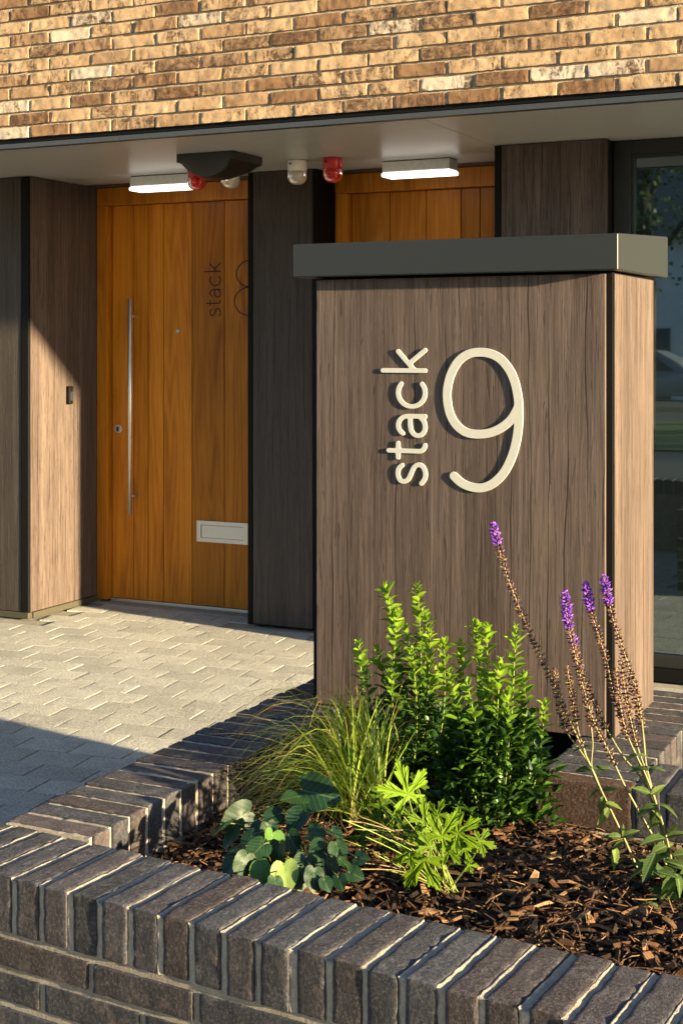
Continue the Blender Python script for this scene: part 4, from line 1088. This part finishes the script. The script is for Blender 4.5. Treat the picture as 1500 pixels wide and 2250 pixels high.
HL = [(495, 1815, .8, 210, .6), (550, 1840, .8, 230, .7), (600, 1845, .85, 270, .7), (605, 1940, .75, 280, .8), (690, 1925, .8, 270, .8), (715, 1940, .6, 300, .8), (690, 1742, 1.75, -10, .55), (652, 1750, 1.2, 170, .5), (655, 1798, 1.05, 230, .9), (530, 1795, 1.25, 215, .6), (510, 1835, 0.95, 240, .7), (568, 1820, .8, 250, .9), (590, 1822, .8, 280, .9), (568, 1865, 1.15, 225, .7),
      (612, 1868, 1.0, 265, .9), (537, 1895, 1.0, 250, .9), (515, 1890, .95, 235, .8), (573, 1912, .8, 280, 1.0), (626, 1918, .95, 275, .7), (662, 1925, .8, 265, .9), (640, 1845, .75, 300, .8), (700, 1880, .8, 280, .9),
      (728, 1903, 1.0, 270, .9), (742, 1865, .75, 290, .8), (735, 1830, .7, 310, .6), (755, 1895, .7, 320, .7), (690, 1830, .8, 20, .5), (745, 1935, .65, 290, .8), (605, 1790, .9, 190, .6), (700, 1855, .7, 200, .6), (775, 1920, .7, 340, .6), (520, 1865, .7, 200, .6), (665, 1895, .8, 250, .6), (790, 1885, .7, 10, .5)]
hv, hf, hc = [], [], []
for i, (px, py, sz, ang, tilt) in enumerate(HL):
    low = (py - 1740) / 190.0
    d = 2.93 - 0.30 * max(0, min(1, low)) + pr_.uniform(-0.03, 0.03)
    c = atD(px, py, d)
    g0 = soil_h(c.x, c.y) + 0.012
    if c.z < g0 + 0.01:
        c = onZ(px, py, g0 + 0.012)
    size = 0.048 * sz * pr_.uniform(0.85, 1.15); A = R(ang)
    dirp = (Vector((CY, SY, 0)) * math.cos(A) + Vector((0, 0, 1)) * math.sin(A) * tilt + Vector((SY, -CY, 0)) * (0.35 + 0.3 * pr_.random())).normalized()
    up = (Vector((0, 0, 1)) * 0.75 + Vector((SY, -CY, 0)) * 0.6 + Vector((pr_.uniform(-.7, .7), pr_.uniform(-.5, .5), 0))).normalized()
    rot = aim(dirp, up, pr_.uniform(-0.7, 0.7))
    loc = c - rot @ Vector((0.28 * size, 0, 0))
    o = obj('leaf', hearts[i % 6], None, e, loc, rot); o.scale = (size, size, size)
    col = lerp((0.005, 0.019, 0.010), (0.011, 0.031, 0.012), pr_.random())
    if i in (17, 2): col = (0.05, 0.11, 0.02)
    if i == 18: col = (0.13, 0.19, 0.05)
    o.color = (*col, 1)
    root_ = Vector((hb_.x + pr_.uniform(-.05, .05), hb_.y + pr_.uniform(-.04, .04), SOIL - 0.004)); n0 = len(hf)
    tube_data(catmull([root_, root_.lerp(loc, 0.55) + Vector((0, 0, 0.025)), loc], 4), 0.0011, 5, hv, hf); hc += [(0.10, 0.11, 0.035)] * (len(hf) - n0)
me = mesh_from(hv, hf, 'petioles', True); set_cols(me, hc); obj('petioles', me, M['stem_v'], e)

# ---- geranium with deeply lobed leaves
def palm_mesh(seed):
    rr = random.Random(seed); vs = [Vector((0, 0, 0))]; fs = []
    lobes = 5; out = []
    for l in range(lobes):
        a = R(-128 + 256 * l / (lobes - 1)) + rr.uniform(-.06, .06); Lr = (0.60, 0.78, 0.86, 0.78, 0.60)[l] * rr.uniform(0.92, 1.06)
        # each lobe: narrow base, three toothed fingers
        prof = [(0.20, -0.46), (0.44, -0.13), (0.58, -0.24), (0.74, -0.36), (0.79, -0.30), (0.72, -0.20), (0.83, -0.17), (0.70, -0.09), (0.84, -0.10), (0.93, -0.11), (0.92, -0.04), (1.02, 0.0), (0.92, 0.04), (0.93, 0.12), (0.84, 0.10), (0.70, 0.09), (0.83, 0.18), (0.72, 0.20), (0.79, 0.31), (0.74, 0.36), (0.58, 0.24), (0.44, 0.13)]
        for r_, da in prof:
            out.append((Lr * r_ * math.cos(a + da * 0.95), Lr * r_ * math.sin(a + da * 0.95), a, r_, da))
    for (x, y, a, r_, da) in out:
        rr2 = math.hypot(x, y); vs.append(Vector((x, y, 0.10 * rr2 - 0.36 * rr2 * rr2 + 0.05 * abs(da) / 0.3 * r_)))
    n = len(out)
    for i in range(n): fs.append((0, 1 + i, 1 + (i + 1) % n))
    return mesh_from(vs, fs, 'leaf', False, M['ger_leaf'])
palms = [palm_mesh(s_) for s_ in range(5)]
gb = onZ(985, 1958, SOIL)
e = empty('geranium_plant', (gb.x, gb.y, SOIL - 0.01)); tag(e, 'geranium with deeply cut bright green leaves on long yellowish stalks', 'plant')
GL = [(800, 1835, 1.2, 200, .3, 1), (985, 1870, 1.2, 20, .8, 0), (900, 1870, 1.2, 220, .8, 0), (915, 1725, .9, 60, .6, 1), (950, 1825, 1.2, 100, .9, 0), (840, 1745, 1.0, 140, .3, 1), (1020, 1865, .9, -10, .8, 2), (880, 1815, 1.2, 170, .6, 1), (895, 1745, 2.3, 100, 1.0, 0), (838, 1772, 1.7, 170, .5, 1), (872, 1792, 1.5, 150, .4, 1), (930, 1890, 2.1, 240, 1.0, 0), (970, 1838, 1.7, 60, .95, 0), (1006, 1830, 1.7, 40, 1.0, 0), (1055, 1848, 1.1, -20, .7, 2), (932, 1806, 1.5, 90, .7, 0), (850, 1815, 1.5, 190, .35, 1),
      (1030, 1902, .6, 0, .9, 2), (905, 1835, 1.3, 200, .5, 1), (880, 1768, 1.2, 45, .35, 1), (945, 1860, 1.2, 120, .6, 0), (815, 1800, 1.1, 200, .35, 1), (960, 1790, 1.0, 70, .7, 0), (920, 1770, 1.1, 10, .4, 1), (865, 1850, 1.0, 230, .4, 1)]
pvs, pfs, pcs = [], [], []
for i, (px, py, sz, ang, br, kk) in enumerate(GL):
    d = 2.66 + (0.16 if py < 1830 else 0.05) + (0.10 if kk == 1 else 0)
    c = atD(px, py, d); size = 0.038 * sz
    up = (Vector((0, 0, 0.8)) + Vector((SY, -CY, 0)) * (0.75 if kk != 1 else 0.45) + Vector((0.35, 0, 0)) + Vector((pr_.uniform(-.3, .3), pr_.uniform(-.2, .2), 0))).normalized()
    dirp = Vector((CY, SY, 0)) * math.cos(R(ang)) + Vector((0, 0, 1)) * math.sin(R(ang)) * 0.8
    o = obj('leaf', palms[i % 5], None, e, c, aim(dirp, up, 0)); o.scale = (size, size, size)
    o.color = (*lerp((0.018, 0.042, 0.007), (0.105, 0.180, 0.008), br), 1)
    n0 = len(pfs); b = gb + Vector((pr_.uniform(-.02, .02), pr_.uniform(-.02, .02), -0.004))
    m_ = b.lerp(c, 0.5) + Vector((pr_.uniform(-.02, .02), 0, 0.02))
    tube_data(catmull([b, m_, c], 5), [0.0016] * 5 + [0.0012] * 6, 5, pvs, pfs); pcs += [(0.12, 0.16, 0.028)] * (len(pfs) - n0)
for q in range(20):      # old stalks lying to the left of the crown
    tx, ty = pr_.uniform(745, 900), pr_.uniform(1790, 1930); c = atD(tx, ty, 2.66 + pr_.uniform(0, 0.12)); c.z = max(c.z, SOIL + 0.02)
    b = gb + Vector((pr_.uniform(-.03, .03), pr_.uniform(-.02, .02), -0.004)); n0 = len(pfs)
    tube_data(catmull([b, b.lerp(c, 0.5) + Vector((pr_.uniform(-.02, .02), pr_.uniform(-.02, .02), pr_.uniform(0.0, 0.05))), c], 5), 0.0010, 5, pvs, pfs); pcs += [pr_.choice([(0.15, 0.19, 0.03), (0.15, 0.10, 0.035), (0.12, 0.17, 0.025)])] * (len(pfs) - n0)
me = mesh_from(pvs, pfs, 'stalks', True); set_cols(me, pcs); obj('stalks', me, M['stem_v'], e)

# ---- salvia: leaning stems, whorled spikes, toothed leaves
sal_shape = lambda t: (math.sin(math.pi * min(1, t * 0.96 + 0.03) ** 0.72) ** 0.85) * (1 + 0.07 * math.sin(t * 62))
sal_lv = [leaf_mesh('leaf', 0.062, 0.024, 14, 0.35, c_, sal_shape, M['salvia_leaf'], 2) for c_ in (0.2, 0.55, 0.9)]
PURPLE = [(0.165, 0.040, 0.40), (0.24, 0.075, 0.50), (0.11, 0.028, 0.30)]
CALYX = [(0.12, 0.055, 0.060), (0.085, 0.034, 0.045), (0.17, 0.10, 0.06), (0.18, 0.13, 0.055), (0.06, 0.028, 0.038)]
def salvia(base_px, stems, leaf_spec, label):
    b0 = onZ(*base_px, SOIL); e = empty('salvia', (b0.x, b0.y, SOIL - 0.01)); tag(e, label, 'salvia', 'flowering salvias at right of the bed')
    D = project(b0)[2]
    for path_px, dd, bloom, fl0 in stems:
        n = len(path_px); P_ = []
        for i, (x, y) in enumerate(path_px):        # first point is the tip
            t = 1 - i / (n - 1); P_.append(atD(x, y, D + dd * t))
        P_ = catmull(P_, 8); L_ = len(P_) - 1
        vs, fs = tube_data(P_[::2] + [P_[-1]], [0.0011 + 0.0018 * i / (L_ / 2) for i in range(len(P_[::2]) + 1)], 6)
        me = mesh_from(vs, fs, 'stem', True); set_cols(me, [(0.12, 0.115, 0.035) if f_ > len(fs) * 0.25 else (0.20, 0.13, 0.07) for f_ in range(len(fs))]); st_ = obj('stem', me, M['stem_v'], e)
        # whorls of small calyces, purple flowers near the tip
        cum = [0.0]
        for i in range(L_): cum.append(cum[-1] + (P_[i + 1] - P_[i]).length)
        total = cum[-1]; s_ = 0.0; bv_, bf_, bc_ = [], [], []; fv_, ff_, fc_ = [], [], []
        def floret(p, d, L2, w2, c, V, F, C):
            a = d.cross(Vector((0.2, 0.5, 0.9))).normalized() * w2; c2 = d.cross(a).normalized() * w2; b_ = len(V)
            V.extend([p, p + d * L2 * 0.55 + a, p + d * L2 * 0.6 + c2, p + d * L2 * 0.55 - a, p + d * L2 * 0.5 - c2, p + d * L2])
            for f_ in ((0, 1, 2), (0, 2, 3), (0, 3, 4), (0, 4, 1), (1, 5, 2), (3, 5, 4), (2, 5, 3)): F.append(tuple(b_ + q for q in f_)); C.append(c)
        while s_ < total * fl0:
            i = 0
            while cum[i + 1] < s_: i += 1
            p = P_[i].lerp(P_[i + 1], (s_ - cum[i]) / (cum[i + 1] - cum[i])); ax = (P_[i] - P_[i + 1]).normalized()
            u_ = ax.cross(Vector((0.1, 0.9, 0.2))).normalized(); in_bloom = s_ < bloom; ph_ = pr_.uniform(0, 6)
            fat = min(1.0, 0.45 + s_ / 0.03)
            for q in range(9 if in_bloom else 8):
                d = (Matrix.Rotation(ph_ + q * 0.785 + pr_.uniform(-.3, .3), 3, ax) @ u_ + ax * pr_.uniform(0.1, 0.9)).normalized()
                if in_bloom and pr_.random() < 0.85: floret(p, d, 0.0135 * fat * pr_.uniform(.7, 1.2), 0.0022, pr_.choice(PURPLE), fv_, ff_, fc_)
                else: floret(p, d, 0.0105 * fat * pr_.uniform(.7, 1.25), 0.0022, pr_.choice(CALYX), bv_, bf_, bc_)
            s_ += (0.0048 if in_bloom else 0.0072 + 0.004 * (s_ / total)) * pr_.uniform(0.8, 1.2)
        if bv_:
            me = mesh_from(bv_, bf_, 'seed_spike'); set_cols(me, bc_); o = obj('seed_spike', me, M['floret'], st_)
        if fv_:
            me = mesh_from(fv_, ff_, 'flower_spike'); set_cols(me, fc_); o = obj('flower_spike', me, M['floret'], st_)
    for (x, y, dd, ang, sz, br) in leaf_spec:
        p = atD(x, y, D + dd)
        if p.z < SOIL + 0.012: p.z = SOIL + 0.02
        dirp = (Vector((CY, SY, 0)) * math.cos(R(ang)) + Vector((0, 0, 1)) * math.sin(R(ang)) + Vector((SY, -CY, 0)) * pr_.uniform(-.3, .6)).normalized()
        up = (Vector((0, 0, 1)) + Vector((SY, -CY, 0)) * 0.5 + Vector((pr_.uniform(-.4, .6), 0, 0))).normalized()
        o = obj('leaf', sal_lv[pr_.randrange(3)], None, e, p, aim(dirp, up, pr_.uniform(-.4, .4))); o.scale = (sz * 0.75,) * 3
        o.color = (*lerp((0.012, 0.032, 0.008), (0.10, 0.135, 0.024), br), 1)
salvia((1412, 1938), [
    ([(1082, 1150), (1112, 1262), (1165, 1395), (1213, 1495), (1240, 1560), (1272, 1630), (1300, 1692), (1322, 1742), (1368, 1838), (1412, 1938)], 0.06, 0.045, 0.62),
    ([(1245, 1465), (1256, 1530), (1268, 1600), (1280, 1640), (1300, 1692), (1322, 1742), (1368, 1838), (1412, 1938)], 0.07, 0.0, 0.24),
    ([(1218, 1470), (1226, 1540), (1246, 1610), (1274, 1650), (1302, 1694), (1322, 1742), (1368, 1838), (1412, 1938)], 0.06, 0.0, 0.30),
    ([(1285, 1500), (1293, 1560), (1301, 1630), (1299, 1690), (1322, 1742), (1368, 1838), (1412, 1938)], 0.05, 0.0, 0.22)],
    [(1298, 1690, .0, 178, .75, .2), (1302, 1690, .0, 8, .75, .3), (1318, 1735, 0, 200, .7, .35), (1322, 1738, 0, 20, .8, .25), (1325, 1750, 0, 250, .8, .6), (1330, 1765, 0, -10, .8, .55), (1335, 1775, 0, 235, .9, .7), (1248, 1588, .05, 185, .5, .2), (1252, 1588, .05, 25, .55, .3),
     (1350, 1860, .0, 265, 1.0, .85), (1362, 1838, 0, 165, .8, .25), (1366, 1838, 0, 30, .8, .3), (1370, 1848, 0, 195, .7, .3), (1372, 1842, 0, 95, .6, .3), (1274, 1645, .03, 190, .45, .3), (1278, 1645, .03, 40, .45, .5)],
    'salvia leaning left, its tall purple-tipped spike in front of the wood pillar')
salvia((1490, 1975), [
    ([(1240, 1300), (1248, 1375), (1262, 1440), (1283, 1520), (1305, 1590), (1338, 1655), (1372, 1728), (1412, 1800), (1450, 1870), (1490, 1975)], 0.05, 0.075, 0.56),
    ([(1285, 1280), (1302, 1360), (1330, 1445), (1345, 1520), (1372, 1600), (1402, 1672), (1422, 1735), (1450, 1830), (1490, 1975)], 0.06, 0.055, 0.46),
    ([(1325, 1265), (1346, 1362), (1372, 1440), (1395, 1510), (1408, 1580), (1414, 1640), (1420, 1690), (1440, 1765), (1462, 1850), (1490, 1975)], 0.04, 0.060, 0.46),
    ([(1258, 1395), (1270, 1450), (1296, 1525), (1318, 1575), (1342, 1620), (1372, 1668), (1405, 1705), (1432, 1760), (1460, 1850), (1490, 1975)], 0.07, 0.02, 0.36),
    ([(1362, 1445), (1372, 1520), (1386, 1590), (1402, 1650), (1420, 1700), (1440, 1765), (1465, 1850), (1490, 1975)], 0.03, 0.0, 0.38),
    ([(1352, 1470), (1360, 1540), (1372, 1600), (1392, 1650), (1418, 1705), (1440, 1765), (1465, 1850), (1490, 1975)], 0.02, 0.0, 0.30),
    ([(1382, 1490), (1396, 1545), (1412, 1610), (1418, 1680), (1425, 1720), (1440, 1765), (1465, 1850), (1490, 1975)], 0.05, 0.0, 0.24)],
    [(1420, 1690, .0, 175, .8, .15), (1424, 1690, 0, 20, .7, .35), (1430, 1745, 0, 30, .75, .6), (1426, 1742, 0, 160, .8, .3), (1440, 1770, 0, 195, .95, .25), (1446, 1768, 0, -5, .9, .3), (1440, 1775, 0, 240, .8, .5), (1460, 1842, 0, 172, 1.3, .2), (1464, 1842, 0, 20, 1.1, .25), (1466, 1835, 0, 60, .8, .3),
     (1472, 1880, -.02, 195, 1.25, .2), (1478, 1880, -.02, 15, 1.1, .25), (1480, 1915, -.03, 190, 1.4, .15), (1484, 1920, -.03, 230, 1.4, .2), (1486, 1930, -.03, 280, 1.4, .35), (1490, 1935, -.04, -30, 1.4, .2), (1470, 1950, -.04, 200, 1.3, .15), (1480, 1960, -.05, 245, 1.2, .25), (1492, 1970, -.05, 300, 1.3, .4), (1500, 1900, 0, 10, 1.3, .2), (1395, 1660, .0, 200, .6, .3), (1400, 1660, 0, 10, .5, .45), (1450, 1800, 0, 120, .6, .3), (1452, 1806, 0, 200, .7, .5)] + [(pr_.uniform(1430, 1510), pr_.uniform(1870, 2030), pr_.uniform(-.12, .0), pr_.uniform(150, 390), pr_.uniform(.9, 1.5), pr_.uniform(.05, .35)) for q in range(26)],
    'salvia at the right edge with a sheaf of purple-tipped spikes over the sunlit wall')
# fallen brown leaves at the foot of the left wall
fallen = leaf_mesh('fl', 0.05, 0.028, 6, 0.3, 0.9, None, None, 2)
k = NT('dead_leaf'); M['dead'] = k.done(k.ramp(k.noise(k.coords((1, 1, 1), True), 30, 4), [(0.3, (0.14, 0.055, 0.022)), (0.7, (0.25, 0.12, 0.05))]), 0.7)
fallen.materials.append(M['dead'])
lab = ['curled brown fallen leaf on the mulch nearest the left wall', 'brown fallen leaf on the mulch under the round-leaved plant', 'brown fallen leaf lying between the round leaves and the geranium']
for i, (px, py, a) in enumerate(((450, 1832, 0.6), (500, 1850, 2.4), (815, 1925, 1.2))):
    p = onZ(px, py, SOIL + 0.02); o = obj('fallen_leaf', fallen, None, None, (p.x, p.y, soil_h(p.x, p.y) + 0.02), Matrix.Rotation(a, 3, 'Z') @ Matrix.Rotation(0.2, 3, 'Y')); tag(o, lab[i], 'leaf', 'fallen leaves on the mulch')

# ================================================================== across the street (what the window pane mirrors)
M['render'] = mat_plain('pale_render', (0.62, 0.64, 0.66), 0.85, 0, 0.06, 3)
M['slate'] = mat_plain('slate_roof', (0.07, 0.075, 0.085), 0.7, 0, 0.15, 8)
h = empty('house', (-8.5, -31, -0.12)); tag(h, 'pale rendered house across the street, mirrored in the window pane', 'house')
hx0, hx1, hy0, hy1, hz = -14.0, -4.0, -36.0, -29.0, 4.6
bm = bmesh.new(); add_box(bm, (hx0, hy0, -0.14), (hx1, hy1, hz)); obj('wall', bm_mesh(bm), M['render'], h)
vs = [(hx0 - .4, hy0 - .4, hz + .01), (hx1 + .4, hy0 - .4, hz + .01), (hx1 + .4, hy1 + .4, hz + .01), (hx0 - .4, hy1 + .4, hz + .01), (hx0 - .4, (hy0 + hy1) / 2, hz + 2.6), (hx1 + .4, (hy0 + hy1) / 2, hz + 2.6)]
obj('roof', mesh_from(vs, [(3, 2, 1, 0), (0, 1, 5, 4), (2, 3, 4, 5), (1, 2, 5), (3, 0, 4)]), M['slate'], h)
for wx in (-12.5, -7.2, -5.6):
    for wz in (0.9, 3.0):
        f_ = box('window', (wx, hy1 + 0.001, wz), (wx + 1.1, hy1 + 0.06, wz + 1.15), M['white_pl'], h); box('pane', (wx + .08, hy1 + 0.061, wz + .08), (wx + 1.02, hy1 + 0.07, wz + 1.07), M['houseglass'], f_)
dr = box('door', (-10.3, hy1 + 0.001, -0.12), (-9.4, hy1 + 0.06, 2.0), M['slate'], h); box('handle', (-9.55, hy1 + 0.061, 0.85), (-9.5, hy1 + 0.10, 1.0), M['steel'], dr)
M['tree_leaf'] = mat_leaf('tree_leaf', None, 0.3, 0.5, 0.3, vcol=True)
k = NT('tree_bark'); M['tree_bark'] = k.done((0.06, 0.045, 0.035), 0.9)
def tree(x, y, hgt, rx, rz, seed, label):
    rr = random.Random(seed); e = empty('street_tree', (x, y, -0.12)); tag(e, label, 'tree', 'trees across the street')
    vs, fs = tube_data([(x, y, -0.12), (x + .05, y, hgt * .3), (x - .08, y + .05, hgt * .6), (x, y, hgt * .85)], [0.2, 0.16, 0.11, 0.04], 8)
    for q in range(7):
        a = q * 2.4; tube_data([(x, y, hgt * (.35 + .06 * q)), (x + math.cos(a) * rx * .4, y + math.sin(a) * rx * .4, hgt * (.5 + .06 * q)), (x + math.cos(a) * rx * .8, y + math.sin(a) * rx * .8, hgt * (.55 + .06 * q))], [0.07, 0.045, 0.015], 5, vs, fs)
    obj('trunk', mesh_from(vs, fs, 't', True), M['tree_bark'], e)
    lv, lf, lc = [], [], []
    cl = [(rr.gauss(0, .5), rr.gauss(0, .5), rr.gauss(0, .5)) for q in range(46)]
    for cx, cy, cz in cl:
        n3 = math.sqrt(cx * cx + cy * cy + cz * cz); s_ = min(1, 0.95 / max(n3, .01)); C_ = Vector((x + cx * s_ * rx, y + cy * s_ * rx, hgt * .62 + cz * s_ * rz))
        for q in range(80):
            p = C_ + Vector((rr.gauss(0, .28), rr.gauss(0, .28), rr.gauss(0, .24))); d = Vector((rr.uniform(-1, 1), rr.uniform(-1, 1), rr.uniform(-1, .6))).normalized() * 0.11; sd_ = d.cross(Vector((rr.random(), rr.random(), rr.random()))).normalized() * 0.05
            b = len(lv); lv.extend([p, p + d * .5 + sd_, p + d, p + d * .5 - sd_]); lf.append((b, b + 1, b + 2, b + 3)); lc.append(lerp((0.03, 0.06, 0.015), (0.09, 0.15, 0.03), rr.random()))
    me = mesh_from(lv, lf, 'crown'); set_cols(me, lc); o = obj('crown', me, M['tree_leaf'], e)
tree(-6.6, -14.5, 8.5, 2.9, 3.0, 1, 'leafy tree on the lawn across the street, nearest the house')
tree(-11.5, -17.5, 9.5, 3.2, 3.6, 2, 'taller leafy tree left of the driveway across the street')
tree(-2.2, -16.5, 9.0, 3.0, 3.4, 3, 'leafy tree right of the house across the street')
protos = [o for o in bpy.data.objects if o.name.startswith('street_tree')]
for i, (x, y) in enumerate([(-16, -15.5), (-21, -14.5), (-26, -16), (-32, -15), (2.5, -14.5), (7, -16), (12, -14.5), (17.5, -16), (23, -15), (-38, -16), (29, -15.5)]):  # unseen row of trees, added to cut sky fill under the soffit
    src = protos[i % 3]; r_ = src.copy(); COL.objects.link(r_); r_.location = (x, y, -0.12); r_.rotation_euler = (0, 0, i * 1.3)
    r_['label'] = 'leafy tree added across the street to block low sky light'
    for ch in src.children:
        c = ch.copy(); COL.objects.link(c); c.parent = r_
# parked car on the driveway
M['carpaint'] = mat_plain('grey_car_paint', (0.16, 0.18, 0.21), 0.25, 0.3, 0.02); M['tyre'] = mat_plain('tyre', (0.015, 0.015, 0.015), 0.85)
cx_, cy_ = -8.4, -22.5; car = empty('parked_car', (cx_, cy_, -0.11)); tag(car, 'grey hatchback parked on the driveway across the street', 'car')
prof = [(-2.05, .32), (-2.1, .62), (-1.95, .85), (-1.75, .93), (-1.25, 1.36), (-.6, 1.47), (.25, 1.45), (.75, 1.2), (1.05, .98), (1.75, .86), (2.05, .68), (2.1, .36)]
n = len(prof); vs = []
for sgn in (-1, 1):
    for (u_, z_) in prof: vs.append((cx_ + u_, cy_ + sgn * (0.86 - max(0, z_ - .9) * 0.42), z_ - 0.11))
fs = [tuple(range(n)), tuple(range(2 * n - 1, n - 1, -1))] + [(i, n + i, n + (i + 1) % n, (i + 1) % n) for i in range(n)]
bm = bmesh.new(); bm.from_mesh(mesh_from(vs, fs)); bmesh.ops.bevel(bm, geom=bm.edges[:], offset=0.035, segments=2, affect='EDGES'); obj('body', bm_mesh(bm, 'body', False), M['carpaint'], car)
for sgn in (-1, 1):
    y = cy_ + sgn * 0.80
    for pl in ([(-1.45, .98), (-1.15, 1.30), (-.45, 1.38), (-.45, .98)], [(-.38, .98), (-.38, 1.38), (.2, 1.36), (.75, .98)]):
        vs = [(cx_ + a, cy_ + sgn * (0.868 - max(0, b - .9) * 0.42), b - 0.11) for a, b in pl] + [(cx_ + a, cy_ + sgn * (0.80 - max(0, b - .9) * 0.42), b - 0.11) for a, b in pl]
        obj('side_window', mesh_from(vs, [(0, 1, 2, 3), (7, 6, 5, 4), (0, 4, 5, 1), (1, 5, 6, 2), (2, 6, 7, 3), (3, 7, 4, 0)]), M['houseglass'], car)
    for u_ in (-1.3, 1.3):
        v1, f1 = lathe([(.20, -.1), (.30, -.1), (.315, -.06), (.315, .06), (.30, .1), (.20, .1)], 24)
        wh = obj('wheel', mesh_from(v1, f1, 'w'), M['tyre'], car, (cx_ + u_, cy_ + sgn * .80, .205), Matrix.Rotation(R(90), 3, 'X'))
        v1, f1 = lathe([(.195, -.105), (.19, .105)], 18); obj('rim', mesh_from(v1, f1, 'w'), M['alu'], wh, (cx_ + u_, cy_ + sgn * .80, .205), Matrix.Rotation(R(90), 3, 'X'))
for u_, m_ in ((2.07, 'white_pl'), (-2.06, 'red_pl')):
    for sgn in (-1, 1): box('headlight' if u_ > 0 else 'tail_light', (cx_ + u_ - .06, cy_ + sgn * .62 - .14, .48), (cx_ + u_ + .03, cy_ + sgn * .62 + .14, .62), M[m_], car, 0.02)
